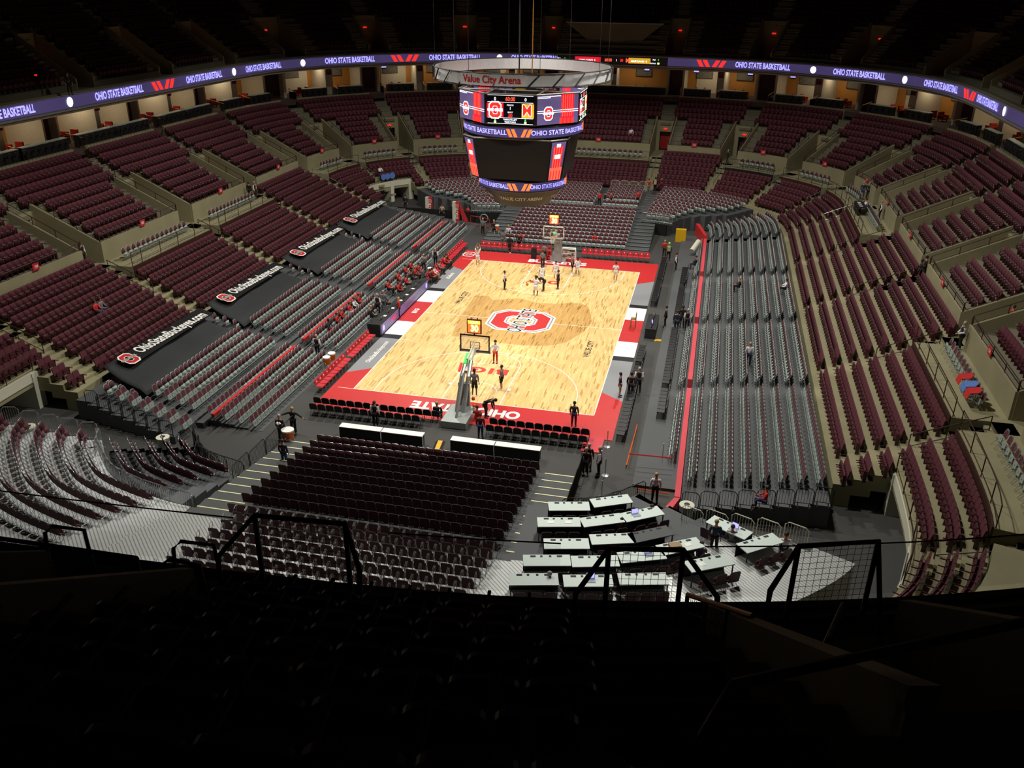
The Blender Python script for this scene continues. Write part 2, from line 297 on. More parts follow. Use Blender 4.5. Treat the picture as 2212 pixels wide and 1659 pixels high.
for (a,c),no in SUITE.items():
    m_=(a+c)/2; nm='above section %d'%SECNO[(a,c)]; W_=c-a
    # number plaque
    t=thing('suite_sign','maroon plaque numbered %d on the white pillar %s'%(no,nm),'sign',TT(m_-.15,11.1,12.9),rrz(m_))
    m=MB(); m.box(-.32,-.03,-.42,.32,.03,.42); part('panel',m,'maroon',t)
    text('lettering',str(no),.3,'pad',t,(0,-.04,.05),(1,0,0),(0,0,1)).data.materials[0]=M['salmon']
    for h,(t0,t1) in enumerate(((a+1.1,m_-.25),(m_+.25,c-1.1))):
        side='right' if h==0 else 'left'
        if abs(m_)>35: side=('far' if (h==0)==(m_>0) else 'near')
        q=(t0+t1)/2; L=(t1-t0)*1.18; o=TT(q,9.75,10.15); rz=rrz(q)
        tb=thing('counter_table','long black bar counter, %s half of the suites %s'%(side,nm),'table',o,rz,'bar counters of the suites')
        m=MB(); m.box(-L/2,-.25,1.02,L/2,.3,1.08); part('tabletop',m,'greyboard',tb)
        m=MB(); m.box(-L/2,-.28,.1,L/2,-.24,1.0); part('front_panel',m,'black',tb)
        for x in (-L/2+.05,0,L/2-.05):
            m=MB(); m.box(x-.03,-.2,0,x+.03,.25,1.02); part('leg',m,'black',tb)
        if 'stool0' not in globals():
            stool0=thing('bar_stool','x','stool',(0,0,0))
            m=MB(); m.cyl(0,0,.68,.74,.18,n=10); part('seat',m,'black',stool0)
            m=MB(); m.box(-.18,.13,.74,.18,.17,1.0); part('backrest',m,'black',stool0)
            for sx in (-1,1):
                for sy in (-1,1):
                    m=MB(); m.tube([(sx*.2,sy*.2,0),(sx*.12,sy*.12,.7)],.015,5); part('leg',m,'black',stool0)
            first=True
        n=max(2,int(L/.75))
        for i in range(n):
            x=-L/2+(i+.5)*L/n; p=(o[0]+math.cos(rz)*x-math.sin(rz)*-.62,o[1]+math.sin(rz)*x+math.cos(rz)*-.62,10.15)
            g='bar stools at the %s counter %s'%(side,nm); lb='black bar stool at the %s half counter %s'%(side,nm)
            if first: stool0.location=p; stool0.rotation_euler=(0,0,rz+PI); stool0['label']=lb; stool0['group']=g; first=False
            else: copy_tree(stool0,p,rz+PI,lb,g)
        # red armchairs and a coffee table inside
        g='red armchairs in the %s suite %s'%(side,nm)
        for i in range(2):
            x=(i-.5)*min(L*.5,1.9); p=(o[0]+math.cos(rz)*x-math.sin(rz)*2.6,o[1]+math.sin(rz)*x+math.cos(rz)*2.6,10.15)
            if 'arm0' not in globals():
                arm0=thing('armchair','x','armchair',p,rz+PI/2)
                m=MB(); m.box(-.36,-.36,.2,.36,.36,.46); part('seat',m,'redleather',arm0)
                m=MB(); m.box(-.36,.24,.46,.36,.4,.95); part('backrest',m,'redleather',arm0)
                for sx in (-1,1):
                    m=MB(); m.box(sx*.36-.07,-.36,.2,sx*.36+.07,.36,.66); part('armrest',m,'redleather',arm0)
                for sx in (-1,1):
                    for sy in (-1,1): m=MB(); m.box(sx*.3-.03,sy*.3-.03,0,sx*.3+.03,sy*.3+.03,.2); part('leg',m,'black',arm0)
                arm0['label']='red armchair in the %s suite %s'%(side,nm); arm0['group']=g
            else: copy_tree(arm0,p,rz+(PI/2 if i else -PI/2),'red armchair in the %s suite %s'%(side,nm),g)
        pc=thing('framed_picture','black and white picture on the back wall, %s suite %s'%(side,nm),'picture',TT(q,15.06,12.4),rz,'pictures on the suite walls')
        m=MB(); m.box(-1.0,-.03,-.42,1.0,.03,.42); part('canvas',m,'picture',pc)
        m=MB()
        for x0,z0,x1,z1 in ((-1.05,.42,1.05,.47),(-1.05,-.47,1.05,-.42),(-1.05,-.42,-1,.42),(1,-.42,1.05,.42)): m.box(x0,-.05,z0,x1,.03,z1)
        part('frame',m,'black',pc)
        dv=thing('divider_rail','wooden topped divider at the %s end of the counter %s'%(side,nm),'rail',TT(t1 if h==0 else t1+.3,9.3,10.15),rz,'dividers of the suites')
        m=MB(); m.tube([(0,-.1,.85),(0,1.5,1.15)],.035); part('handrail',m,'goldrail',dv)
        m=MB(); m.box(-.02,-.1,0,.02,1.5,.82); part('panel',m,'glass',dv)
        for y,zz in ((-.1,.85),(1.5,1.15)): m=MB(); m.box(-.025,y-.025,0,.025,y+.025,zz); part('post',m,'black',dv)
    l=bpy.data.lights.new('suite_lamp','AREA'); l.energy=150 if abs(m_)>35 else 120; l.size=W_*.6; l.size_y=1.5; l.shape='RECTANGLE'; l.color=(1,.8,.52)
    lo_=bpy.data.objects.new('suite_lamp',l); C.objects.link(lo_); lo_.location=TT(m_,12.8,13.55); lo_.rotation_euler=(0,0,rrz(m_))
# small lamps and monitors hanging in the suites
for t,d,z in ((-23.4,12.9,13.0),(-27.4,12.9,13.1),(17.8,12.9,13.1),(14.6,12.6,13.2)):
    tag(part('ceiling_lamp',MB().ball(0,0,0,.14),'lampwarm',None,TT(t,d,z)),'small round glowing lamp in the suites near position %s'%{-23.4:'right of plaque 217',-27.4:'left of plaque 218',17.8:'right of plaque 210',14.6:'beside the hanging oval truss'}[t],'lamp')
for t,l_ in ((-3.9,'right of plaque 214'),(-9.4,'left of plaque 215'),(-14.2,'right of plaque 215'),(-17.9,'left of plaque 217'),(22.6,'right of plaque 209')):
    q=thing('monitor','small lit wall monitor in the suites '+l_,'monitor',TT(t,11.3,13.1),rrz(t))
    m=MB(); m.box(-.35,-.03,-.2,.35,.03,.2); part('bezel',m,'black',q); m=MB(); m.box(-.31,-.04,-.06,.31,-.031,.1); part('screen',m,'ledtext',q)
# ---------------------------------------------------------------- upper deck
ud=MB(); uv=MB()
VU=[c for c in CALL if abs(c)<100]+[-126.5,-118.2]
rslab(ud,-132.2,132.2,6.3,6.62,13.8,15.25,ends=False); rslab(ud,-132.2,132.2,6.6,7.2,14.6,15.1,ends=False)
struct('wall_fascia',ud,'concrete_dark'); ud=MB()
def cuts(c,w,lim):
    out=[]; x=-lim
    for v in sorted(c):
        out.append((x,v-w)); x=v+w
    out.append((x,lim)); return [q for q in out if q[1]-q[0]>.3]
for k in range(1,18):
    for t0,t1 in (cuts(VU,1.15,132.2) if k<7 else [(-132.2,132.2)]): rslab(ud,t0,t1,7.2 if k==1 else dD(k)-.42,dD(k)+.42,zD(k)-1,zD(k),1.6,ends=k<7)
struct('floor',ud,'concrete_dark')
for c in VU:
    uv.box(c-1.15,7.2,14.6,c+1.15,12.4,15.1,TT)
    for s in (-1,1):
        w0,w1=sorted((c+s*1.15,c+s*1.0)); vs=[TT(w,d,z) for w in (w0,w1) for d,z in ((7.2,15.1),(7.2,16.0),(12.2,19.4),(12.2,15.1))]
        uv.add(vs,[(0,1,2,3),(7,6,5,4),(0,4,5,1),(1,5,6,2),(2,6,7,3),(0,3,7,4)])
    uv.box(c-1.15,12.1,15.1,c+1.15,12.25,19.2,TT)
    for k in range(2,18):
        w=.6 if k>=7 else None
        if w: uv.box(c-w,dD(k)-.7,zD(k)-.7,c+w,dD(k)-.42,zD(k)-.28,TT)
        else:
            for s in (-1,1): x0,x1=sorted((c+s*1.15,c+s*2.2)); uv.box(x0,dD(k)-.7,zD(k)-.7,x1,dD(k)-.42,zD(k)-.28,TT)
struct('trim_2',uv,'concrete')
w=MB(); rslab(w,-132.2,132.2,22,22.4,22,33,2,ends=False); struct('wall_outer',w,'charcoal')
w=MB(); w.box(-62,-75,33,60,78,33.4); struct('ceiling',w,'ceilgrey')
for c in VU:
    if abs(c)>95: continue
    a_=[SECNO.get(q,0) for q in BLK if c in q]; nm=' and '.join(str(v) for v in a_ if v)
    m=MB(); m.box(c-.17,11.95,17.75,c+.17,12.03,17.9,TT); tag(part('exit_sign',m,'exitred'),'tiny red lit sign on the upper deck above sections '+nm,'exit sign')
    if c in (7.3,15.7,24,-7.3,-15.7):
        m=MB(); m.box(c-.55,11.9,15.1,c+.55,12.08,17.3,TT); struct('doorway_panel_9%d'%(abs(int(c))+(c>0)),m,'woodwall')
# press box wall in the centre of the far upper deck
w=MB()
vs=[TT(t,d,z) for d in (8.9,9.2) for t,z in ((-5.6,18.6),(1.2+4.2,18.6),(2.2,16.0),(-2.6,16.0))]
w.add(vs,[(0,1,2,3),(7,6,5,4),(0,4,5,1),(1,5,6,2),(2,6,7,3),(0,3,7,4)]); struct('wall_box',w,'concrete')
w=MB(); w.box(-5.7,8.8,18.6,5.5,9.3,18.7,TT); struct('trim_3',w,'white_wall')
# ================================================================ CHAIRS
def arcpts(w,z0,z1,r,n=4):
    "outline with rounded upper corners, in x,z"
    o=[(-w/2,z0),(w/2,z0)]
    for cx,a0 in ((w/2-r,0),(-w/2+r,PI/2)):
        for i in range(n+1): a=a0+PI/2*i/n; o.append((cx+r*math.cos(a),z1-r+r*math.sin(a)))
    return o
tilt=lambda k,z0,y0=0:(lambda x,y,z:(x,y+y0+k*(z-z0),z))
def mk_fixed(hi=False,mt='pad'):
    P={}
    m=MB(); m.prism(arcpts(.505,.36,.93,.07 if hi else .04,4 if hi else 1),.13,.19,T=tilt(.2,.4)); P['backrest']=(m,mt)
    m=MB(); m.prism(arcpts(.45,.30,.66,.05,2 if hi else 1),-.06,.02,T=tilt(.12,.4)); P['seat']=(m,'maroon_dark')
    m=MB(); m.box(.245,-.3,.585,.285,.14,.62); m.box(.25,-.06,0,.28,.12,.59); P['armrest']=(m,'maroon_plastic')
    return P
def mk_portable(arms=False):
    P={}
    m=MB(); m.prism(arcpts(.39,.52,.9,.17,4),.165,.195,T=tilt(.22,.57)); P['backrest']=(m,'pad')
    m=MB(); m.prism(arcpts(.42,.27,.60,.03,1),.0,.03,T=tilt(.12,.4)); m.k=1
    m.prism([(.03*math.cos(2*PI*i/6),.44+.03*math.sin(2*PI*i/6)) for i in range(6)],-.005,.001,T=tilt(.12,.4)); P['seat']=(m,['greyboard','charcoal'])
    m=MB(); m.prism([(-.225,.53),(-.195,.53),(-.195,.75),(-.11,.89),(.11,.89),(.195,.75),(.195,.53),(.225,.53),(.225,.77),(.13,.925),(-.13,.925),(-.225,.77)],.165,.2,T=tilt(.22,.57))
    P['back_frame']=(m,'greyframe')
    for s,nm in ((-1,'left'),(1,'right')):
        m=MB(); m.tube([(s*.22,-.24,0),(s*.21,.0,.36),(s*.21,.17,.56)],.013,4); m.tube([(s*.21,.26,0),(s*.21,-.1,.4)],.013,4); P['leg' if s<0 else 'leg ']=(m,'greyframe')
    m=MB(); m.box(-.225,-.12,.34,.225,-.08,.37); P['crossbar']=(m,'greyframe')
    if arms:
        for s in (-1,1):
            m=MB(); m.tube([(s*.25,.12,.5),(s*.25,.1,.75),(s*.25,-.18,.73),(s*.25,-.22,.3),(s*.25,-.3,.02)],.022,4); P['armrest' if s<0 else 'armrest ']=(m,'white_wall')
    return P
def mk_near(arms=False):
    P={}
    m=MB(); m.prism(arcpts(.445,.38,.9,.1,4),.165,.2,T=tilt(.16,.4)); P['backrest']=(m,'maroon_dark')
    m=MB(); A=arcpts(.45,.80,.905,.1,4)[2:]; m.tube([(x,.165+.02+.16*(z-.4),z+.005) for x,z in A],.014,4); P['top_rim']=(m,'metal')
    m=MB(); m.prism(arcpts(.42,.27,.60,.03,1),.0,.03,T=tilt(.12,.4)); P['seat']=(m,'pad')
    for s in (-1,1):
        m=MB(); m.tube([(s*.21,-.24,0),(s*.2,.0,.36),(s*.2,.17,.5)],.012,4); m.tube([(s*.2,.28,0),(s*.2,-.1,.4)],.012,4); P['leg' if s<0 else 'leg ']=(m,'greyframe')
    if arms:
        for s in (-1,1): m=MB(); m.tube([(s*.25,.2,.45),(s*.25,.1,.92),(s*.25,-.08,1.0),(s*.25,-.14,.9),(s*.25,-.02,.55),(s*.25,-.25,.02)],.013,4); P['armrest' if s<0 else 'armrest ']=(m,'metal')
    return P
def mk_stack(padm,frm,dots=False):
    P={}
    m=MB(); m.prism(arcpts(.45,.5,.86,.12,4),.2,.25,T=tilt(.2,.5)); 
    if dots: m.k=1; m.prism([(.05*math.cos(2*PI*i/8),.7+.05*math.sin(2*PI*i/8)) for i in range(8)],.192,.2,T=tilt(.2,.5))
    P['backrest']=(m,[padm,'white'])
    m=MB(); m.prism([(-.22,-.24),(.22,-.24),(.23,.0),(.22,.2),(-.22,.2),(-.23,0)],.42,.48,'z'); P['seat']=(m,padm)
    for s in (-1,1):
        m=MB(); m.tube([(s*.22,-.24,0),(s*.22,-.2,.42),(s*.22,.2,.44),(s*.22,.27,.62)],.014,4); m.tube([(s*.22,.28,0),(s*.22,.0,.43)],.014,4); P['leg' if s<0 else 'leg ']=(m,frm)
    return P
def mk_deck():
    P={}
    m=MB(); m.prism(arcpts(.52,.32,.88,.14,6),.14,.2,T=tilt(.2,.4)); P['backrest']=(m,'maroon_plastic')
    m=MB(); m.prism(arcpts(.46,.28,.62,.06,3),-.06,.03,T=tilt(.12,.4)); P['seat']=(m,'pad')
    m=MB(); m.box(.255,-.3,.585,.3,.14,.625); m.box(.262,-.06,0,.293,.14,.59); P['armrest']=(m,'charcoal')
    m=MB(); m.cyl(.275,.27,.58,.7,.05,n=12); m.cyl(.275,.27,.695,.705,.038,n=12); P['cup_holder']=(m,'blackpad')
    return P
KIND={ # name: (object name, label start, category, parts, cap)
 'fixed':('stadium_seat','maroon upholstered seat','seat',mk_fixed(True),300,'maroon upholstered stadium seats in the bowl'),
 'port':('folding_chair','grey folding chair','chair',mk_portable(),300,'grey folding chairs with maroon backs'),
 'near':('portable_chair','maroon backed chair','chair',mk_near(),300,'maroon backed folding chairs behind the near baseline'),
 'armc':('folding_armchair','tall armed chair','chair',mk_near(True),150,'maroon folding chairs with tall pale arms'),
 'black':('padded_chair','black padded chair','chair',mk_stack('blackpad','charcoal'),300,'black padded chairs around the court'),
 'red':('padded_chair','red padded chair','chair',mk_stack('redpad','greyframe',True),300,'red padded chairs beside the court'),
 'deck':('upper_deck_seat','dark upper deck seat','seat',mk_deck(),300,'dark seats of the nearest upper deck'),
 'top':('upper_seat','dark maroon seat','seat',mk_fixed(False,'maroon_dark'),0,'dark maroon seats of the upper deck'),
}
CH={k:[] for k in KIND}
def row_line(kind,p0,p1,z,rz,blk,row,pitch=.47,frm='left',rev=False):
    p0=Vector(p0); p1=Vector(p1); L=(p1-p0).length; n=int(L/pitch+.3); pad=(L-n*pitch)/2
    for i in range(n):
        q=p0+(p1-p0)*((pad+(i+.5)*pitch)/L); CH[kind].append((q.x,q.y,z,rz,blk,row,(n-i if rev else i+1),n,frm))
def row_ring(kind,t0,t1,d,z,blk,row,pitch=.53,frm='left',rev=False,skip=None):
    ts=np.linspace(t0,t1,max(3,int(abs(t1-t0)*2)+1)); P=np.array([ring(t,d) for t in ts]); S=np.concatenate([[0],np.cumsum(np.hypot(*(P[1:]-P[:-1]).T))]); n=int(S[-1]/pitch+.3)
    pad=(S[-1]-n*pitch)/2
    for i in range(n):
        s=pad+(i+.5)*pitch; t=float(np.interp(s,S,ts)); x,y=ring(t,d)
        CH[kind].append((x,y,z,rrz(t),blk,row,(n-i if rev else i+1),n,frm))
def endname(a,c):
    m=(a+c)/2
    if abs(m)<34: return 'right'
    return 'far end' if m>0 else 'near end'
for a,c in BLK:
    no=SECNO.get((a,c))
    if no is None: continue
    fr=endname(a,c)
    for k in range(1,10):
        if (a,c) in ADA and k>=7: continue
        t0,t1=a+.65,c-.65
        if k<=3:
            if a>=88 or c<=-88: continue
            if a<88.5<c: t1=88.5
            if c==97 : continue
            if c==-86.5: t0=max(t0,-88.6)
            if 26<=(a+c)/2<=36 and (a,c)!=(24,32.2): continue
            if (a,c)==(24,32.2): t1=26
            if (a,c)==(32.2,40.5): t0=36.2
        if k==1 and abs((a+c)/2)<34: continue          # the far end starts a row higher
        row_ring('fixed',t0,t1,dL(k),zL(k),'below section %d'%no,k-(1 if abs((a+c)/2)<34 else 0),frm=fr)
    for k in range(1,10):
        t0,t1=(a+2.3,c-2.3) if k<6 else (a+.7,c-.7)
        row_ring('fixed',t0,t1,dU(k),zU(k),'section %d'%no,k,frm=fr)
    if (a,c) in ADA: row_ring('port',a+1.6,c-1.6,-1.35,4.25,'platform below section %d'%no,1,.62,fr)
# rows 1-3 beside the near corner tunnels
for s,no in ((1,'103'),(-1,'126')):
    for k in (1,2,3): row_ring('fixed',*sorted((s*87.15,s*88.5)),dL(k),zL(k),'beside the tunnel under section '+no,k,frm='near end' if s<0 else 'far end')
# left side portable rows
LB=[((-20.6,-10.2),'nearest'),((-8.8,1.1),'second'),((3.3,12.7),'third'),((14.5,24.3),'farthest')]
xL=[-10.9,-11.77,-12.64,-13.5]; zLp=[0.02,.1,.22,.33]
for (y0,y1),nm in LB:
    for i in range(4): row_line('port',(xL[i]-.02,y0-.5+.0*i,0),(xL[i]-.02,y1-.5,0),zLp[i],PI/2,'low rows before %s tarp'%nm,i+1,frm='near end')
    for j in range(4): row_line('port',(-14.95-.88*j,y0-.1+.17*j,0),(-14.95-.88*j,y1-.1+.17*j,0),.43+.11*j,PI/2,'rows just before %s tarp'%nm,j+1,frm='near end')
    for j in range(4,7): row_line('port',(-14.95-.88*j,y0-1.1+.17*j,0),(-14.95-.88*j,y0-.6+.17*j,0),.35+.1*j,PI/2,'under the edge of %s tarp'%nm,j-3,frm='near end')
# the nearest left aisle end: a few chairs on the dark corner steps
for j in range(7): row_line('port',(-14.2-.95*j,-22.9+.25*j,0),(-14.2-.95*j,-21.9+.25*j,0),.35+.12*j,PI/2,'short steps by left tunnel',j+1,frm='near end')
# right side portable rows
RB=[((-21.8,-11.1),'nearest'),((-9.8,.2),'second'),((1.6,11.6),'third'),((13,23.6),'farthest')]
for (y0,y1),nm in RB:
    for j in range(8): row_line('port',(13.55+.87*j,y0,0),(13.55+.87*j,y1,0),.45+.107*j,-PI/2,'%s right sideline block'%nm,j+1,frm='near end')
    row_line('port',(12.45,y0+ (2.5 if nm=='nearest' else 0),0),(12.45,y1,0),.15,-PI/2,'%s row before red strip'%nm,1,frm='near end')
for j in range(8): row_ring('port',-42,-30.5,-14.98+.87*j,.45+.107*j,'angled far right corner block',j+1,.47,'near end')
# far end portable rows
for i in range(11): row_line('port',(-6.1,19.8+.93*i,0),(5.8,19.8+.93*i,0),.22+.108*i,PI,'low block behind far basket',i+1)
for j in range(8):
    y=31.2+1.0*j; z=1.45+.035*j
    row_line('port',(-6.1,y,0),(1.0,y,0),z,PI,'high block behind far basket',j+1)
    if j!=1: row_line('port',(1.9,y,0),(5.7,y,0),z,PI,'high block beside far stairs',j+1)
for s,nm in ((1,'left'),(-1,'right')):
    for i in range(11): 
        d=-18.4+.9*i; w=(26.2-max(0,(-12-d))*1.2)
        row_ring('port',*sorted((s*9.6,s*w)),d,1.2+.07*i,'far %s corner block'%nm,i+1,.5,'right')
# near end rows
for i in range(10): row_line('near',(-6.3,-22.45-.87*i,0),(6.05,-22.45-.87*i,0),.42+.124*i,0,'main near block',i+1)
row_line('near',(-6.2,-31.5,0),(6.0,-31.5,0),1.75,0,'main near block',11)
for j in range(7): row_line('armc',(-5.5,-32.3-.93*j,0),(6.0,-32.3-.93*j,0),1.95+.2*j,0,'behind main near block',j+1,.55)
# near left corner: dark steps and the white aluminium deck
for i in range(5): row_ring('near',101.5+.3*i,120.5-i*.4,-17.6+.82*i,.55+.16*i,'dark near left corner',i+1,.47)
for i in range(6): row_ring('near',97.5,120.5,-12.9+.95*i,1.6+.22*i,'white near left deck',i+1,.5)
# courtside
for i,(x,y0,y1,nm) in enumerate(((9.55,-17.3,-7.2,'near'),(9.55,-6.6,-3.6,'middle'),(9.55,5.6,11.2,'far'),(9.55,11.6,18.0,'farthest'))): row_line('black',(x,y0,0),(x,y1,0),0,-PI/2,'%s right sideline row'%nm,1,.5,'near end')
for y0,y1,nm in ((-14.3,-10.6,'near'),(-10,.0,'middle'),(1.8,9.6,'far'),(10.4,15.2,'farthest')): row_line('black',(11.55,y0,0),(11.55,y1,0),.15,-PI/2,'%s row before grey seats'%nm,1,.5,'near end')
for j in range(2):
    row_line('black',(-8.9+.1*j,-17.3-.85*j,0),(-.9-.9*j,-17.3-.85*j,0),0,PI,'left of near basket',j+1,.53)
    row_line('black',(1.9,-17.4-.85*j,0),(8.0,-17.4-.85*j,0),0,PI,'right of near basket',j+1,.53)
row_line('red',(-9.45,-15.6,0),(-9.45,-10.7,0),0,PI/2,'near left bench',1,.52,'near end')
row_line('red',(-9.45,-10.5,0),(-9.45,-6.4,0),0,PI/2,'inner left bench',1,.52,'near end')
row_line('red',(-9.45,6.6,0),(-9.45,18.2,0),0,PI/2,'far left bench',1,.52,'near end')
row_line('red',(-7.9,17.55,0),(-.9,17.55,0),0,0,'left of far basket',1,.53)
row_line('red',(1.75,17.6,0),(8.4,17.6,0),0,0,'right of far basket',1,.53)
# near end chairs face the court (+Y); flip them
for k in ('near','armc'): CH[k]=[(x,y,z,(PI if 'corner' not in b and 'deck' not in b else rz),b,r,i,n,f) for x,y,z,rz,b,r,i,n,f in CH[k]]
CH['black']=[(x,y,z,(PI if 'basket' in b else rz),b,r,i,n,f) for x,y,z,rz,b,r,i,n,f in CH['black']]
CH['port']=[(x,y,z,(0 if 'far basket' in b or 'far stairs' in b else rz),b,r,i,n,f) for x,y,z,rz,b,r,i,n,f in CH['port']]
# foreground deck seats and the far, dark upper deck
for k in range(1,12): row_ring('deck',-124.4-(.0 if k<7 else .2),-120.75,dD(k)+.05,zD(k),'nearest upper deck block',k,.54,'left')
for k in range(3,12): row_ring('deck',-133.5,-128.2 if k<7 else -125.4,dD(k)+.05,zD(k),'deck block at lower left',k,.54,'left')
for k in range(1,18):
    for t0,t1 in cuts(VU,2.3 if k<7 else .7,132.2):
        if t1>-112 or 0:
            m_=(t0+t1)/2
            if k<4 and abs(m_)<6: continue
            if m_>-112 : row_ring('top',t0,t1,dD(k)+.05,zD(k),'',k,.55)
CHAIRPOS=np.array([(c[0],c[1],c[2],c[3]) for k in ('fixed','port','near','black','red','armc') for c in CH[k]])
def build_chairs(kind):
    on,adj,cat,P,cap,grp=KIND[kind]
    L=[c for c in CH[kind] if seen(c[0],c[1],c[2]+.5,60)]
    L.sort(key=lambda c:(Vector(c[:3])-CAM).length)
    ind,rest=L[:cap],L[cap:]
    meshes=[(n.strip(),mb.mesh(n.strip(),mt)) for n,(mb,mt) in P.items()]
    for x,y,z,rz,blk,row,i,n,frm in ind:
        r=bpy.data.objects.new(on,None); C.objects.link(r); r.location=(x,y,z); r.rotation_euler=(0,0,rz); r.empty_display_size=.1
        lab='%s, %s from %s, %s row, %s'%(adj,ordn(i),frm,ordn(row),blk) if blk else adj
        r['label']=lab; r['category']=cat; r['group']=grp
        for pn,me in meshes: o=bpy.data.objects.new(pn,me); C.objects.link(o); o.parent=r
    if rest:
        V=[];F=[];MI=[];mats=[];off=0
        for n,(mb,mt) in P.items():
            mt=mt if isinstance(mt,list) else [mt]
            for f,mi in zip(mb.f,mb.m):
                nm=mt[mi]
                if nm not in mats: mats.append(nm)
                F.append(tuple(q+off for q in f)); MI.append(mats.index(nm))
            V+=mb.v; off+=len(mb.v)
        V=np.array(V); nv=len(V); A=np.array([c[:4] for c in rest]); N=len(A)
        cs,sn=np.cos(A[:,3])[:,None],np.sin(A[:,3])[:,None]
        X=V[:,0]*cs-V[:,1]*sn+A[:,0:1]; Y=V[:,0]*sn+V[:,1]*cs+A[:,1:2]; Z=V[:,2][None]+A[:,2:3]
        co=np.stack([X,Y,Z],2).reshape(-1).astype(np.float32)
        lt=np.array([len(f) for f in F]); li=np.concatenate([np.array(f) for f in F])
        me=bpy.data.meshes.new(on); me.vertices.add(N*nv); me.vertices.foreach_set('co',co)
        loops=(li[None,:]+np.arange(N)[:,None]*nv).reshape(-1); tot=np.tile(lt,N); start=np.concatenate([[0],np.cumsum(tot)[:-1]])
        me.loops.add(len(loops)); me.loops.foreach_set('vertex_index',loops.astype(np.int32))
        me.polygons.add(len(tot)); me.polygons.foreach_set('loop_start',start.astype(np.int32)); me.polygons.foreach_set('loop_total',tot.astype(np.int32))
        me.polygons.foreach_set('material_index',np.tile(np.array(MI),N).astype(np.int32))
        for nm in mats: me.materials.append(M[nm])
        me.update(calc_edges=True); o=obj(on,me)
        tag(o,{'fixed':'rows of maroon upholstered seats filling the rest of the bowl','port':'rows of grey folding chairs with maroon backs filling the farther stands','near':'remaining rows of maroon backed folding chairs at the near end','armc':'remaining maroon folding chairs with tall pale arms','top':'rows of dark maroon seats filling the dim upper deck','deck':'further dark upper deck seats','black':'further black chairs','red':'further red chairs'}[kind],cat,kind='stuff')
for k in KIND: build_chairs(k)
# ================================================================ COURT
ct=thing('basketball_court','maple basketball court with red baseline aprons and white lines','court',(0,0,0))
m=MB(); m.box(-9.1,-17.2,-.02,9.1,17.2,.02); part('apron_base',m,'grey',ct)
m=MB(); m.box(-7.62,-14.325,.0,7.62,14.325,.03); part('playing_floor',m,'maple',ct)
def flat(name,pts,z,mt): m=MB(); m.prism(pts,.0,z,'z'); return part(name,m,mt,ct)
for s in (-1,1):
    flat('red_apron',[(-9.1,s*17.2),(9.1,s*17.2),(9.1,s*12.1),(7.62,s*11.0),(7.62,s*14.33),(-7.62,s*14.33),(-7.62,s*11.0),(-9.1,s*12.1)],.029,'red')
for s in (-1,1):
    for y0,y1,mt in ((-2.25,2.25,'red'),(2.25,5.0,'white'),(-5.0,-2.25,'white'),(5,5.75,'courtblack'),(-5.75,-5,'courtblack')):
        x0,x1=sorted((s*7.62,s*9.1)); flat('sideline_panel',[(x0,y0),(x1,y0),(x1,y1),(x0,y1)],.028,mt)
# lines
ln=MB(); LZ=.034
def seg(x0,y0,x1,y1,w=.05):
    d=Vector((x1-x0,y1-y0)); n=Vector((-d.y,d.x)).normalized()*w/2
    ln.prism([(x0+n.x,y0+n.y),(x1+n.x,y1+n.y),(x1-n.x,y1-n.y),(x0-n.x,y0-n.y)],.02,LZ,'z')
def arc(cx,cy,r,a0,a1,w=.05,n=40):
    A=[a0+(a1-a0)*i/n for i in range(n+1)]
    for i in range(n): seg(cx+r*math.cos(A[i]),cy+r*math.sin(A[i]),cx+r*math.cos(A[i+1]),cy+r*math.sin(A[i+1]),w)
for x in (-7.645,7.645): seg(x,-14.375,x,14.375)
for y in (-14.35,14.35): seg(-7.67,y,7.67,y); seg(-8.7,y,-7.67,y,.04)
seg(-7.62,0,7.62,0)
for s in (-1,1):
    for x in (-1.83,1.83): seg(x,s*14.325,x,s*8.53)
    seg(-1.83,s*8.53,1.83,s*8.53)
    arc(0,s*8.53,1.83,0 if s<0 else PI,PI if s<0 else 2*PI)
    a=math.asin(0); arc(0,s*12.73,6.32,0 if s<0 else PI,PI if s<0 else 2*PI,n=60)
    for x in (-6.32,6.32): seg(x,s*14.325,x,s*12.73)
    arc(0,s*12.73,1.22,0 if s<0 else PI,PI if s<0 else 2*PI,n=20)
    for x in (-1.95,1.95):
        for y,w in ((12.1,.3),(11.2,.06),(10.3,.06),(9.4,.06)): seg(x-.1,s*y,x+.1,s*y,w)
    seg(-7.62,s*5.79,-6.72,s*5.79) 
part('court_lines',ln,'white',ct)
# stained map shape and centre emblem (up = -X, right = +Y)
m=MB(); m.prism([(-4.9,4.7),(-3.8,4.9),(-3.2,4.0),(-1.3,5.0),(.4,4.3),(2.0,4.4),(2.9,4.9),(3.9,5.0),(4.6,4.2),(5.3,1.2),(5.0,-1.0),(4.1,-3.4),(2.9,-4.4),(1.2,-4.7),(-.8,-4.7),(-2.0,-4.2),(-4.2,-4.3),(-4.6,-1.5)][::-1],.0,.032,'z'); part('stained_map_shape',m,'maple_stained',ct)
def octo(a,b_,c): return [(-a+c,-b_),(a-c,-b_),(a,-b_+c),(a,b_-c),(a-c,b_),(-a+c,b_),(-a,b_-c),(-a,-b_+c)]
def octring(name,ao,bo,co,ai,bi,ci,z,mt):
    O=octo(ao,bo,co); I=octo(ai,bi,ci); m=MB(); n=8
    vs=[(p[0],p[1],zz) for zz in (.02,z) for p in O+I]
    fs=[]
    for i in range(n):
        j=(i+1)%n; fs+=[(16+i,16+j,24+j,24+i),(i,16+i,16+j,j)]
    m.add(vs,fs); return part(name,m,mt,ct)
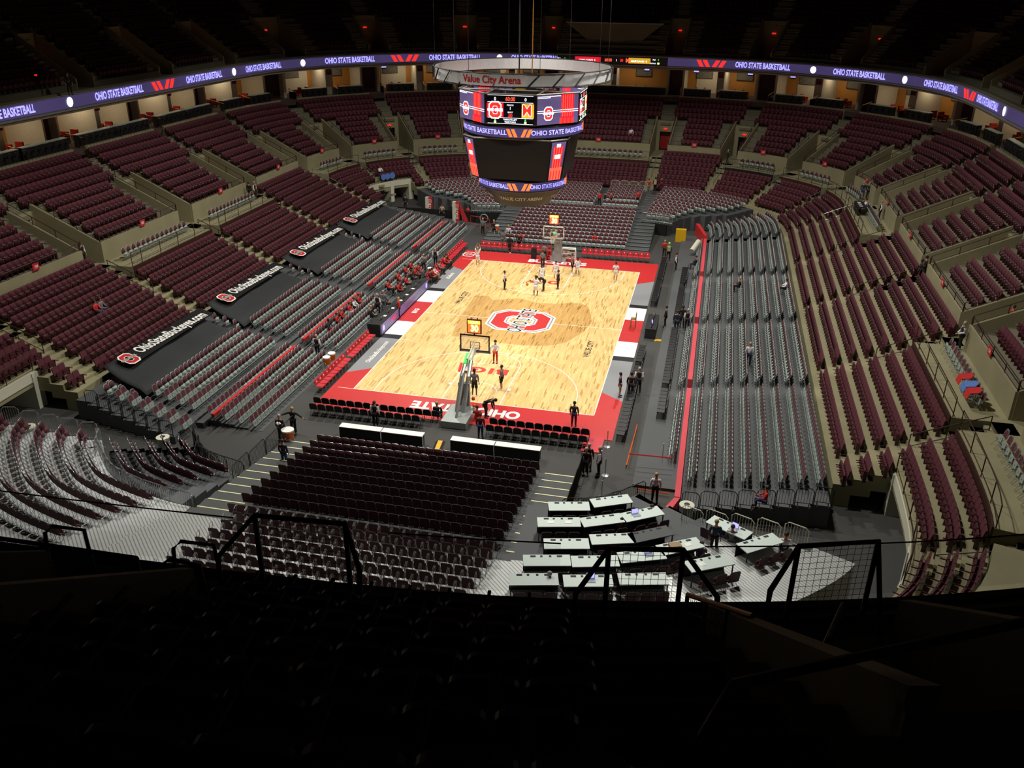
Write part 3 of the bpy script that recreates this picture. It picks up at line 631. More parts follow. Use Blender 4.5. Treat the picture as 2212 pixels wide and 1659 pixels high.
octring('emblem_outer_white',2.5,2.2,.95,.85,.55,.25,.036,'white'); octring('emblem_grey_line',2.36,2.06,.9,1.0,.7,.3,.038,'grey'); octring('emblem_inner_white',2.25,1.95,.85,1.1,.8,.34,.040,'white'); octring('emblem_red_letter',2.12,1.82,.8,1.22,.92,.4,.042,'red')
for i,(w,mt,z) in enumerate(((.62,'white',.0445),(.47,'grey',.046),(.4,'white',.0475))):
    pass
for bold,mt,z in ((.075,'white',.044),(.05,'grey',.0455),(.038,'white',.047),(.008,'courtblack',.049)):
    text('emblem_lettering','OHIO STATE',1.55,mt,ct,(.15,.1,z),(0,1,0),(-1,.12,0),bold=bold,sx=.56)
for s,x,y in ((1,-5.78,4.0),(1,5.85,-4.2)):
    text('lettering','VALUE CITY',.6,'courtblack',ct,(x,y,.034),(0,1,0),(-1,0,0),bold=.02,sx=.92); text('lettering','ARENA',.2,'salmon',ct,(x+.42,y+.7,.034),(0,1,0),(-1,0,0),sx=1.2)
text('lettering','OHIO   STATE',1.25,'white',ct,(0,-15.45,.034),(-1,0,0),(0,-1,0),bold=.045,sx=.86)
text('lettering','BUCKEYES',1.15,'white',ct,(0,15.35,.034),(1,0,0),(0,1,0),bold=.045,sx=1.0)
text('lettering','OhioStateBuckeyes.com',.5,'white',ct,(-8.35,-8.3,.034),(0,1,0),(-1,0,0),bold=.02,sx=.78)
text('lettering','#GoBucks',.5,'white',ct,(-8.35,9.2,.034),(0,1,0),(-1,0,0),bold=.02,sx=.78)
text('lettering','B1G',1.15,'red',ct,(0,-9.55,.034),(-1,0,0),(0,-1,0),bold=.05,sx=1.25)
text('lettering','B1G',1.15,'red',ct,(0,9.55,.034),(1,0,0),(0,1,0),bold=.05,sx=1.25)
def buckle(par,org,xd,yd,s,z=.001,white='white',red='red'):
    "small round-cornered O emblem with lettering across"
    x=Vector(xd);y=Vector(yd);n=x.cross(y); O=octo(.36*s,.46*s,.16*s); I=octo(.16*s,.26*s,.07*s); m=MB()
    def P(p,h): return tuple(Vector(org)+x*p[0]+y*p[1]+n*h)
    for sc,mt_i,h in ((1.18,0,z),(1.,1,z*2)):
        m.k=mt_i; vs=[P((p[0]*sc,p[1]*sc),h) for p in O]+[P((p[0]/sc,p[1]/sc),h) for p in I]; m.add(vs,[(i,(i+1)%8,8+(i+1)%8,8+i) for i in range(8)])
    part('emblem',m,[white,red],par)
    for bold,mt_,h in ((.09,white,z*3),(.0,'courtblack' if white=='white' else white,z*4)): text('emblem_lettering','OHIO STATE',.22*s,mt_,par,tuple(Vector(org)+n*h),xd,yd,bold=bold,sx=.8)
text('lettering','B1G',.5,'white',ct,(-8.4,.1,.034),(0,1,0),(-1,0,0),bold=.05,sx=1.1)
buckle(ct,(-8.5,15.9,.034),(1,0,0),(0,1,0),1.3)
# ================================================================ HOOPS
def hoop(label,s,pad):
    t=thing('basketball_hoop',label,'hoop',(0,0,0)); F=lambda x,y,z:(x,s*y,z)  # y measured outward from court centre
    def P(name,m,mt): return part(name,m,mt,t)
    m=MB(); m.box(-.0,0,0,0,0,0)
    m=MB(); bx=lambda *a:m.box(a[0],min(s*a[1],s*a[4]),a[2],a[3],max(s*a[1],s*a[4]),a[5])
    bx(-.75,15.7,.05,.75,18.0,.45); P('base',m,'greyframe')
    m=MB(); bx(-.34,15.5,.05,.34,15.75,1.9); P('base_padding',m,'grey')
    m=MB(); m.tube([F(-.2,16.6,.4),F(-.2,15.4,2.2),F(-.15,14.6,2.9)],.13,8); m.tube([F(.2,16.6,.4),F(.2,15.4,2.2),F(.15,14.6,2.9)],.13,8); P('mast',m,'greyframe')
    m=MB(); m.tube([F(0,17.4,.4),F(0,15.6,2.5)],.08,8); P('strut',m,'metal')
    m=MB(); m.tube([F(0,15.2,2.4),F(0,13.2,3.1)],.14,6); m.tube([F(0,14.9,3.1),F(0,13.2,3.5)],.06,6); P('arm',m,'white_wall')
    m=MB(); m.tube([F(-.16,14.9,2.85),F(-.16,14.2,3.15)],.1,5); P('arm_light',m,'ledgreen')
    m=MB(); m.tube([F(-.3,15.6,2.6),F(-.3,15.1,2.9)],.09,5); P('clock_light',m,'ledred')
    y=13.12
    m=MB(); bx(-.89,y,2.93,.89,y+.02,3.95); P('glass_board',m,'glass')
    m=MB()
    for a in ((-.93,y-.01,2.9,.93,y+.05,2.98),(-.93,y-.01,3.9,.93,y+.05,3.98),(-.93,y-.01,2.9,-.86,y+.05,3.98),(.86,y-.01,2.9,.93,y+.05,3.98)): bx(*a)
    P('board_frame',m,'charcoal' if s<0 else 'white')
    m=MB()
    for a in ((-.31,y-.015,3.05,-.27,y-.005,3.5),(.27,y-.015,3.05,.31,y-.005,3.5),(-.31,y-.015,3.46,.31,y-.005,3.5),(-.31,y-.015,3.05,.31,y-.005,3.09)): bx(*a)
    P('target_square',m,'white')
    m=MB(); bx(-.97,y-.03,2.84,.97,y+.07,2.92); bx(-.97,y-.03,2.84,-.9,y+.07,3.25); bx(.9,y-.03,2.84,.97,y+.07,3.25); P('edge_padding',m,'grey')
    m=MB(); m.tube([F(.23*math.cos(a),y-.38+.23*math.sin(a),3.05) for a in [2*PI*i/20 for i in range(20)]],.012,6,True); m.tube([F(0,y,3.05),F(0,y-.15,3.05)],.03,6); P('rim',m,'orange')
    m=MB()
    for i in range(12):
        a=2*PI*i/12; q=[F(r*math.cos(a+dd),y-.38+r*math.sin(a+dd),z) for r,z,dd in ((.225,3.04,0),(.17,2.85,.26),(.13,2.65,0),(.12,2.55,.26))]; m.tube(q,.006,3)
        q=[F(r*math.cos(a-dd),y-.38+r*math.sin(a-dd),z) for r,z,dd in ((.225,3.04,0),(.17,2.85,.26),(.13,2.65,0),(.12,2.55,.26))]; m.tube(q,.006,3)
    P('net',m,'white')
    m=MB(); m.box(-.45,min(s*(y+.05),s*(y+.18)),4.12,.45,max(s*(y+.05),s*(y+.18)),5.02); hs=part('shot_clock',m,'amber_rim',t)
    m=MB(); m.box(-.04,min(s*(y+.08),s*(y+.14)),3.95,.04,max(s*(y+.08),s*(y+.14)),4.12); P('clock_post',m,'charcoal')
    m=MB()
    for x in (-.2,.2): m.cyl(x,s*(y+.11),5.02,5.12,.03,n=8)
    part('antenna',m,'charcoal',hs)
    yy=s*(y+.19) if s<0 else s*(y+.04)
    if s<0: f0,f1,q=yy-.012,yy+0,-1     # near clock face seen from behind the board, towards the camera
    else: f0,f1,q=yy-.012,yy,-1
    m=MB(); m.box(-.39,f0,4.18,.39,f1,4.72); part('shot_face',m,'ledhot' if s>0 else 'ledorange',hs); m=MB(); m.box(-.39,f0,4.74,.39,f1,4.96); part('game_face',m,'ledamber',hs)
    text('digits','30',.56,'ledyellow',hs,(.03,f0-.006,4.45),(1,0,0),(0,0,1),bold=.05,sx=.85); text('digits','60:00',.24,'ledyellow',hs,(0,f0-.006,4.85),(1,0,0),(0,0,1),bold=.03)
    return t
hoop('near basketball hoop with glass board and lit shot clock, seen from behind',-1,0)
hoop('far basketball hoop facing the camera with glass board and lit shot clock',1,0)
# ================================================================ SCORERS TABLE
t=thing('scorers_table','long courtside scorers table with a lit advertising front, left sideline','table',(-9.35,0,0))
m=MB(); m.box(-.75,-5.6,.72,.1,5.4,.78); part('tabletop',m,'black',t)
m=MB(); m.box(.1,-5.6,.02,.22,5.4,.92); part('front_panel',m,'black',t)
m=MB(); m.box(.221,-5.45,.1,.235,5.3,.84); part('screen',m,'ledpurple',t)
m=MB(); m.box(-.75,-5.7,.0,.22,-5.6,.95); part('end_panel',m,'black',t)
for s,y in (('OHIO STATE BASKETBALL',2.4),('OHIO',-2.9)): text('lettering',s,.42,'ledpurple' if 0 else 'ledscarlet' if s=='OHIO' else 'grey',t,(.24,y,.46),(0,1,0),(0,0,1),bold=.02,sx=.9)
for y in (-5.0,4.9):
    m=MB(); m.prism([(y+.17*math.cos(a),.47+.22*math.sin(a)) for a in [2*PI*i/14 for i in range(14)]],.236,.242,'x'); part('round_emblem',m,'ledtext',t)
for i,y in enumerate((-4.2,-2.6,-.9,.8,2.2,3.6,4.8)):
    q=thing('laptop','open black laptop on the scorers table, %s from the near end'%ordn(i+1),'laptop',(-9.75,y,.78),PI/2+.1*(i%3-1))
    m=MB(); m.box(-.17,-.12,0,.17,.12,.02); part('keyboard',m,'charcoal',q); m=MB(); m.box(-.17,-.13,.02,.17,-.115,.24,tilt(-.3,0,0)); part('screen',m,'greyboard',q)
for i,y in enumerate((-3.4,-1.7,.1,1.5,3.0)): tag(part('paper_sheet',MB().box(-.11,-.15,0,.11,.15,.006),'white',None,(-9.6,y,.782),.3*i),'white sheet of paper on the scorers table, %s from the near end'%ordn(i+1),'paper')
# tall referee chair on the right sideline
t=thing('tall_chair','tall pale wooden chair on the right sideline near centre court','chair',(8.45,.6,.03),-PI/2)
m=MB(); m.box(-.22,-.2,.72,.22,.2,.77); part('seat',m,'wood_chair',t); m=MB(); m.box(-.22,.17,.8,.22,.2,1.25); part('backrest',m,'wood_chair',t)
for sx in (-1,1):
    for sy in (-1,1): m=MB(); m.box(sx*.2-.02,sy*.18-.02,0,sx*.2+.02,sy*.18+.02,.72 if sy<0 else 1.2); part('leg',m,'wood_chair',t)
m=MB(); m.box(-.2,-.19,.3,.2,-.17,.33); m.box(-.2,.17,.3,.2,.19,.33); part('stretcher',m,'wood_chair',t)
# broadcast table at the right sideline
t=thing('camera_table','black draped broadcast table full of monitors at the right sideline','table',(9.85,.4,0),0)
m=MB(); m.box(-.4,-1.6,.7,.4,1.6,.75); part('tabletop',m,'black',t); m=MB(); m.box(-.38,-1.58,0,.38,1.58,.7); part('drape',m,'charcoal',t)
for i,y in enumerate((-1.2,-.5,.3,1.1)):
    q=thing('monitor','small monitor on the right broadcast table, %s from the near end'%ordn(i+1),'monitor',(9.9,.4+y,.75),-PI/2+.3*(i%2))
    m=MB(); m.box(-.2,-.02,.06,.2,.02,.34); part('bezel',m,'charcoal',q); m=MB(); m.box(-.18,-.025,.08,.18,-.021,.32); part('screen',m,'ledtext' if i==1 else 'greyboard',q); m=MB(); m.box(-.08,-.07,0,.08,.07,.02); m.box(-.02,-.02,0,.02,.02,.08); part('stand',m,'charcoal',q)
tag(part('cable_ramp',MB().prism([(-.7,0),(.7,0),(.5,.06),(-.5,.06)],-.16,.16),'yellow',None,(10.9,-1.4,0)),'yellow cable ramp across the right sideline aisle','ramp')
t=thing('cable_ramp','yellow and black cable ramp behind the near baseline','ramp',(-.2,-20.3,0),.1); m=MB(); m.prism([(-.28,0),(.28,0),(.14,.07),(-.14,.07)],-.75,.75); part('rubber_body',m,'rubber',t); m=MB(); m.box(-.13,-.72,.07,.13,.72,.075); part('yellow_lid',m,'yellow',t)
# coolers
def cooler(x,y,z,label,stand=0,r=.24):
    t=thing('drink_cooler',label,'cooler',(x,y,z))
    if stand:
        for a in (-1,1):
            for b_ in (-1,1): m=MB(); m.tube([(a*.22,b_*.22,0),(a*.2,b_*.2,stand)],.02,5); part('stand_leg',m,'white_wall',t)
    m=MB(); m.lathe([(r*.85,stand),(r,stand+.25),(r,stand+.42)],14); part('body',m,'orange',t); m=MB(); m.cyl(0,0,stand+.42,stand+.5,r*1.06,n=14); part('lid',m,'white',t); m=MB(); m.cyl(0,-r,stand+.06,stand+.12,.025,n=6); part('spigot',m,'white',t)
cooler(-10.45,-12.0,.0,'orange drink cooler with white lid behind the near left red bench',.45); cooler(-10.35,-11.4,.0,'second orange drink cooler beside the first behind the left red bench',.5)
cooler(-9.95,8.6,0,'orange drink cooler with white lid beside the team bench people',.3); cooler(-8.25,-22.1,0,'large orange drink cooler with white lid at the near left stair',.55,.33); cooler(-7.35,22.2,0,'orange drink cooler on a white stand behind the far left baseline',.8,.2)
# ball rack
t=thing('ball_rack','white curved ball rack on the far red apron','rack',(.95,16.05,.03))
m=MB()
for x in (-.62,.62): m.tube([(x,-.28,0),(x,-.25,1.0),(x,0,1.25),(x,.25,1.0),(x,.28,0)],.03,6)
part('frame',m,'white',t)
for z in (.35,.75,1.18): m=MB(); m.box(-.62,-.26,z,.62,-.2,z+.05); m.box(-.62,.2,z,.62,.26,z+.05); part('shelf_rail',m,'white',t)
m=MB(); m.box(-.62,-.05,1.2,.62,.2,1.27); part('top_panel',m,'white',t)
def ball(x,y,z,label): tag(part('basketball',MB().ball(0,0,0,.12,12),'orange',None,(x,y,z)),label,'ball')
ball(.7,16.0,.92,'orange basketball on the upper shelf of the ball rack'); ball(.6,16.0,.52,'orange basketball on the lower shelf, left side of the ball rack'); ball(1.2,16.05,.52,'orange basketball on the lower shelf, right side of the ball rack')
ball(.05,-8.5,.95,'orange basketball held by the player in red trousers'); ball(-.75,5.75,1.0,'orange basketball touched by the reaching player in white'); ball(.55,-15.6,.9,'orange basketball on the near basket base, upper one'); ball(.7,-15.95,.62,'orange basketball on the near basket base, lower one')
t=thing('speaker_box','black upright speaker on the far red apron','speaker',(-2.35,16.2,.03)); m=MB(); m.box(-.22,-.2,0,.22,.2,.95); part('cabinet',m,'black',t); m=MB(); m.cyl(0,0,0,.02,.14,n=12); o=part('driver',m,'charcoal',t); o.location=(0,-.2,.55); o.rotation_euler=(PI/2,0,0)
# ================================================================ SCOREBOARD
sb=thing('scoreboard','octagonal hanging scoreboard with lit screens above centre court','scoreboard',(0,0,0))
def ngon_wall(name,R0,z0,R1,z1,mt,n=8,off=PI/8,par=sb,cap=True):
    m=MB(); vs=[(r*math.cos(off+2*PI*i/n),r*math.sin(off+2*PI*i/n),z) for r,z in ((R0,z0),(R1,z1)) for i in range(n)]
    m.add(vs,[(i,(i+1)%n,(i+1)%n+n,i+n) for i in range(n)]+([tuple(range(n-1,-1,-1)),tuple(range(n,2*n))] if cap else [])); return part(name,m,mt,par)
ngon_wall('upper_body',4.3,15.0,4.36,15.1,'boardbody'); ngon_wall('upper_body',4.36,15.1,4.42,16.9,'boardbody',cap=False)
m=MB()
for i in range(8):
    a,b_=PI/8+PI/4*i,PI/8+PI/4*(i+1); m.tube([(4.42*math.cos(a),4.42*math.sin(a),16.93),(4.42*math.cos(b_),4.42*math.sin(b_),16.93)],.05,4)
for x in (-1.7,1.7): m.tube([(x,-4.1,16.9),(x,4.1,16.9)],.06,4); m.tube([(-4.1,x,16.9),(4.1,x,16.9)],.06,4)
for x in (-1.7,1.7):
    for y in (-1.7,1.7): m.tube([(x,y,15.1),(x,y,17.7)],.05,4)
part('top_frame',m,'boardrim',sb)
def face(k,r,w,z0,z1,slope=0):
    "local frame on a face with outward direction k*45deg from -Y"
    a=-PI/2+k*PI/4; n=Vector((math.cos(a),math.sin(a),0)); x=Vector((-n.y,n.x,0)); return n*r,x,Vector((0,0,1)),n
PAR=sb
def fpanel(name,k,r,x0,z0,x1,z1,mt,h=.03,r1=None):
    o,x,z,n=face(k,r,0,0,0); o1=n*(r1 if r1 else r); m=MB(); q=lambda X,Z,t,oo:tuple(oo+x*X+n*t+Vector((0,0,Z)))
    m.add([q(x0,z0,h,o),q(x1,z0,h,o),q(x1,z1,h,o1),q(x0,z1,h,o1),q(x0,z0,0,o),q(x1,z0,0,o),q(x1,z1,0,o1),q(x0,z1,0,o1)],[(0,1,2,3),(7,6,5,4),(4,5,1,0),(5,6,2,1),(6,7,3,2),(7,4,0,3)]); return part(name,m,mt,PAR)
def ftext(s,size,k,r,X,Z,mt,h=.045,**kw): o,x,z,n=face(k,r,0,0,0); return text('lettering',s,size,mt,PAR,tuple(o+x*X+n*h+Vector((0,0,Z))),x,z,**kw)
ap=4.4*math.cos(PI/8); PAR=sb
for k in range(8):
    if k%2==0:   # score faces
        PAR=sb; PAR=fpanel('screen',k,ap,-1.55,15.08,1.55,16.88,'ledblack')
        fpanel('screen_left',k,ap,-1.55,15.5,-.45,16.38,'ledscarlet',.035); fpanel('screen_right',k,ap,.75,15.5,1.55,16.38,'ledgold',.035)
        for z in (16.42,16.84,15.46,15.1): fpanel('screen_line',k,ap,-1.5,z,1.5,z+.025,'ledwhite',.037)
        ftext('0',.28,k,ap,-1.0,16.62,'ledwhite'); ftext('0',.28,k,ap,1.0,16.62,'ledwhite'); ftext('60:00',.36,k,ap,0,16.62,'ledhot',bold=.02,sx=.8)
        ftext('PERIOD',.13,k,ap,0,16.26,'ledwhite',bold=.01); ftext('1',.24,k,ap,0,16.06,'ledwhite'); ftext('SHOT',.13,k,ap,0,15.82,'ledwhite',bold=.01); ftext('30',.3,k,ap,0,15.62,'ledred',bold=.02)
        ftext('M',.95,k,ap,1.1,15.94,'ledwhite',bold=.045,sx=.85); ftext('M',.95,k,ap,1.1,15.94,'ledred',.055,bold=.01,sx=.85)
        ftext('TIMEOUTS LEFT',.13,k,ap,0,15.36,'ledwhite'); ftext('TEAM FOULS',.13,k,ap,0,15.22,'ledwhite')
        for x in (-1,1): fpanel('timeout_light',k,ap,x-.05,15.3,x+.05,15.42,'ledgreen',.04); fpanel('foul_light',k,ap,x-.07,15.13,x+.07,15.27,'ledyellow',.04)
        o,x,z,n=face(k,ap,0,0,0); buckle(PAR,tuple(o+x*-1.0+n*.045+Vector((0,0,15.94))),x,z,1.0,.004,'ledwhite','ledred')
    else:        # picture faces
        PAR=sb; PAR=fpanel('screen',k,ap,-1.6,15.06,1.6,16.88,'ledpurple'); fpanel('screen_band',k,ap,.25,15.06,1.25,16.88,'ledscarlet',.035)
        for i in range(5): fpanel('screen_stripe',k,ap,.35+.18*i,15.5,.4+.18*i,16.86,'ledhot',.038)
        for z,x1 in ((15.9,1.6),(15.78,1.6),(16.7,-.6),(16.78,.2)): fpanel('screen_line',k,ap,-1.6,z,x1,z+.04,'ledwhite',.037)
        for i in range(4): fpanel('screen_ray',k,ap,.15+.3*i,15.06,.35+.3*i,15.4,'ledred',.04)
        o,x,z,n=face(k,ap,0,0,0); buckle(PAR,tuple(o+x*-.75+n*.045+Vector((0,0,15.75))),x,z,.8,.004,'ledwhite','ledred')
def band(z0,z1,r,step):
    m=MB(); m.lathe([(r-.1,z0-.12),(r,z0-.06),(r,z1+.06),(r-.1,z1+.12)],48); part('band_body',m,'boardbody',sb)
    m=MB(); n=64; m.add([((r+.02)*math.cos(2*PI*i/n),(r+.02)*math.sin(2*PI*i/n),z) for z in (z0,z1) for i in range(n)],[(i,(i+1)%n,(i+1)%n+n,i+n) for i in range(n)]); bs_=part('band_screen',m,'ledbase',sb)
    def bend(me,a0):
        me=me.copy(); n=len(me.vertices); co=np.empty(n*3,np.float32); me.vertices.foreach_get('co',co); u=co[0::3].copy(); v=co[1::3].copy(); a=a0+u/r
        co[0::3]=(r+.04)*np.cos(a); co[1::3]=(r+.04)*np.sin(a); co[2::3]=(z0+z1)/2+v; me.vertices.foreach_set('co',co); return me
    h=(z1-z0)
    for j in range(4):
        a=-PI/2+R(8)+j*PI/2
        me=bend(textmesh('OHIO STATE BASKETBALL',h*.68,.02,.98 if r>3.5 else .72),a+PI/4); me.materials.clear(); me.materials.append(M['ledtext']); obj('lettering',me,bs_)
        m=MB()
        for i,(x,s) in enumerate(((-.62,-1),(-.3,-1),(.12,1),(.44,1))):
            pts=[(x,h*.4*-s if 0 else -h*.4),(x+.22,-h*.4),(x+.22+s*.22,h*.4),(x+s*.22,h*.4)]; m.add([((r+.04)*math.cos(a+p[0]/r),(r+.04)*math.sin(a+p[0]/r),(z0+z1)/2+p[1]) for p in pts],[(0,1,2,3)])
        part('slash_marks',m,'ledorange',bs_)
band(14.22,14.84,4.08,0); band(10.52,11.1,3.05,0)
# middle box: four large dark screens and four lit corner panels
m=MB(); n8=[]
def oc(h,c,z): return [(-h+c,-h,z),(h-c,-h,z),(h,-h+c,z),(h,h-c,z),(h-c,h,z),(-h+c,h,z),(-h,h-c,z),(-h,-h+c,z)]
vs=oc(3.1,.8,11.3)+oc(3.55,.95,14.05); m.add(vs,[(i,(i+1)%8,(i+1)%8+8,i+8) for i in range(8)]+[tuple(range(7,-1,-1)),tuple(range(8,16))]); part('middle_body',m,'boardbody',sb)
def quadon(name,i,f0,f1,g0,g1,mt,h=.03):
    A,B,Cc,D=[Vector(v) for v in (vs[i],vs[(i+1)%8],vs[(i+1)%8+8],vs[i+8])]; nn=(B-A).cross(D-A).normalized()
    L=lambda f,g:tuple((A*(1-f)+B*f)*(1-g)+(D*(1-f)+Cc*f)*g+nn*h); m=MB(); m.add([L(f0,g0),L(f1,g0),L(f1,g1),L(f0,g1)],[(0,1,2,3)]); return part(name,m,mt,sb)
for i in range(8):
    if i%2==0: quadon('dark_screen',i,.01,.99,.02,.97,'screen_off')
    else:
        quadon('corner_screen',i,.08,.92,.03,.96,'ledpurple'); quadon('corner_picture',i,.2,.8,.3,.86,'ledscarlet',.035); quadon('corner_picture',i,.1,.9,.04,.34,'ledhot',.036)
        for j in range(4): quadon('corner_stripe',i,.24+.15*j,.29+.15*j,.34,.84,'ledhot',.04); quadon('corner_ray',i,.16+.2*j,.22+.2*j,.05,.26,'ledscarlet',.04)
        quadon('corner_glow',i,.32,.68,.56,.66,'ledwhite',.042); quadon('corner_cap',i,.38,.62,.84,.92,'ledwhite',.042)
m=MB()
for i in range(8): m.tube([vs[i+8],vs[(i+1)%8+8]],.06,4)
part('middle_rim',m,'boardrim',sb)
m=MB(); m.lathe([(1.9,9.2),(2.95,10.42),(3.0,10.46)],32); lb_=part('lower_bowl',m,'bowl_dark',sb)
rb=(1.9+2.95)/2+.06
for k in range(4):
    me=textmesh('VALUE CITY ARENA',.44,.03,.8).copy(); n=len(me.vertices); co=np.empty(n*3,np.float32); me.vertices.foreach_get('co',co); u=co[0::3].copy(); v=co[1::3].copy(); a=-PI/2+R(10)+k*PI/2+u/rb; rr=rb+v*.62
    co[0::3]=rr*np.cos(a); co[1::3]=rr*np.sin(a); co[2::3]=9.85+v*.8; me.vertices.foreach_set('co',co); me.materials.clear(); me.materials.append(M['suitewhite']); obj('lettering',me,lb_)
for x,y,mt,nm in ((-.35,0,'charcoal','dark steel cable, left one, from which the scoreboard hangs'),(.5,.2,'goldrail','thin brownish cable, right one, from which the scoreboard hangs')):
    tag(part('hoist_cable',MB().tube([(x,y,17.0),(x,y,33)],.05 if mt=='charcoal' else .035,6),mt),nm,'cable')
# oval lighting truss
tr=thing('oval_truss','hanging oval metal truss above the scoreboard with red lettered sign','truss',(-.1,0,0))
m=MB(); n=56; ro,ri=5.9,5.82
for i in range(n):
    a,b_=2*PI*i/n,2*PI*(i+1)/n
    for r in (ro,ri): m.add([(r*math.cos(a),r*math.sin(a),17.6),(r*math.cos(b_),r*math.sin(b_),17.6),(r*math.cos(b_),r*math.sin(b_),18.3),(r*math.cos(a),r*math.sin(a),18.3)],[(0,1,2,3)])
part('curved_panel',m,'trussgrey',tr)
m=MB()
for z in (17.55,18.33): m.tube([(6.0*math.cos(2*PI*i/48),6.0*math.sin(2*PI*i/48),z) for i in range(48)],.04,4,True)
for i in range(0,48,2):
    a,b_=2*PI*i/48,2*PI*(i+1)/48
    m.tube([(6.02*math.cos(a),6.02*math.sin(a),17.55),(6.02*math.cos(b_),6.02*math.sin(b_),18.33)],.05,4)
part('truss_bars',m,'charcoal',tr)
for a0 in (-PI/2-.12,-PI/2-.12+PI):
    m=MB(); A=[a0-.36+.72*i/8 for i in range(9)]
    m.add([(6.1*math.cos(a),6.1*math.sin(a),z) for z in (17.62,18.28) for a in A],[(i,i+1,i+10,i+9) for i in range(8)]); sp_=part('sign_panel',m,'trussgrey',tr)
    me=textmesh('Value City Arena',.62,.02,1.0).copy(); n=len(me.vertices); co=np.empty(n*3,np.float32); me.vertices.foreach_get('co',co); u=co[0::3].copy(); v=co[1::3].copy(); a=a0+u*.9/6.13
    co[0::3]=6.13*np.cos(a); co[1::3]=6.13*np.sin(a); co[2::3]=17.97+v; me.vertices.foreach_set('co',co); me.materials.clear(); me.materials.append(M['red']); obj('lettering',me,sp_)
for i in range(8):
    a=PI/8+PI/4*i; tag(part('hanger_wire',MB().tube([(5.9*math.cos(a)-.1,5.9*math.sin(a),18.3),(5.9*math.cos(a)-.1,5.9*math.sin(a),33)],.015,4),'charcoal'),'thin wire holding the oval truss at its %s side'%['right','far right','far left','left','near left','front left','front right','near right'][i],'wire')
# ================================================================ RIBBON BOARD
rbn=thing('ribbon_board','long purple lit ribbon board along the front of the upper deck','display',(0,0,0))
def curved(name,t0,t1,z0,z1,d,mt,step=1.1):
    ts=span(t0,t1,step); m=MB(); n=len(ts); m.add([ring(t,d)+(z,) for z in (z0,z1) for t in ts],[(i,i+1,i+1+n,i+n) for i in range(n-1)]); return part(name,m,mt,rbn)
RZ=(14.08,14.98)
RS_=[curved('screen',-6.8,-105,RZ[0],RZ[1],6.26,'ledbase'),curved('screen',105,6.5,RZ[0],RZ[1],6.26,'ledbase')]; RS_.append(curved('score_screen',6.5,-6.8,RZ[0],RZ[1],6.26,'ledblack'))
m=MB(); rslab(m,-105,105,6.1,6.32,15.02,15.12); rslab(m,-105,105,6.1,6.32,13.9,14.04); part('housing_edge',m,'greyframe',rbn)
def rtext(s,t,size,mt,d=6.22,z=14.53,**k):
    me=textmesh(s,size,**k).copy(); n=len(me.vertices); co=np.empty(n*3,np.float32); me.vertices.foreach_get('co',co)
    # metres of arc per unit t differ with curvature
    p,q=ring(t-1,d),ring(t+1,d); sc=math.hypot(p[0]-q[0],p[1]-q[1])/2
    for i in range(n):
        x,y=ring(t-co[3*i]/sc,d); v=co[3*i+1]; co[3*i]=x; co[3*i+1]=y; co[3*i+2]=z+v
    me.vertices.foreach_set('co',co); me.materials.clear(); me.materials.append(M[mt]); return obj('lettering',me,RS_[0 if t<-6.8 else 1 if t>6.5 else 2])
for t in (60.2,46.9,36.9,27.4,16.9,8.6,-16.3,-25.6,-34.6,-45.2,73.6): rtext('OHIO STATE BASKETBALL',t,.84,'ledtext',bold=.03,sx=.66 if t!=8.6 else .6)
def rshape(name,t,pts,mt,d=6.215,z=14.53): m=MB(); p,q=ring(t-1,d),ring(t+1,d); sc=math.hypot(p[0]-q[0],p[1]-q[1])/2; m.add([ring(t-x/sc,d)+(z+y,) for x,y in pts],[tuple(range(len(pts)))]); part(name,m,mt,RS_[0 if t<-6.8 else 1 if t>6.5 else 2])
for t in (66.5,41.5,32.0,22.0 if 0 else 12.4,-21.0,-30.2,-50.3,80): rshape('round_emblem',t,[(.36*math.cos(2*PI*i/16),.38*math.sin(2*PI*i/16)) for i in range(16)],'ledwhite')
for t in (53.9,21.8,-11.3,-39.8):
    for x,s in ((-1.3,-1),(-.55,-1),(.15,1),(.9,1)): rshape('slash_mark',t,[(x,-.38),(x+.5,-.38),(x+.5+s*.45,.38),(x+s*.45,.38)],'ledred')
rshape('score_block',2.6,[(-1.5,-.3),(1.7,-.3),(1.7,.33),(-1.5,.33)],'ledscarlet'); rshape('score_block',-3.4,[(-1.2,-.3),(1.5,-.3),(1.5,.33),(-1.2,.33)],'ledgold')
rtext('OHIO STATE  0',2.6,.3,'ledwhite',6.2,14.48,bold=.02); rtext('MARYLAND  0',-3.5,.3,'ledwhite',6.2,14.48,bold=.02); rtext('60:00',.1,.5,'ledhot',6.2,bold=.03,sx=.8); rtext('1',-.9,.36,'ledwhite',6.2); rtext('30',-1.5,.46,'ledred',6.2,bold=.03,sx=.8); rtext('M',-2.2,.6,'ledhot',6.2,bold=.05)
rtext('2',5.2,.3,'ledgreen',6.2,14.6); rtext('FLS',5.9,.24,'ledwhite',6.2,14.6); rtext('2',-5.7,.3,'ledgreen',6.2,14.72); rtext('10',-5.7,.3,'ledyellow',6.2,14.3); rtext('FLS',-5.2,.24,'ledwhite',6.2,14.72); rtext('BONUS',-5.1,.2,'ledwhite',6.2,14.3)
for t,l in ((-47.5,'above the bright upper right slash marks'),):
    m=MB()
    for x,s in ((-.4,-1),(-.15,-1),(.1,1),(.35,1)): m.add([(x,0,-.22),(x+.15,0,-.22),(x+.15+s*.12,0,.22),(x+s*.12,0,.22)],[(0,1,2,3)])
    tag(part('lit_emblem',m,'ledred',None,TT(t,9.5,18.2),rrz(t)),'small red lit slash emblem on the dark upper right deck','sign')
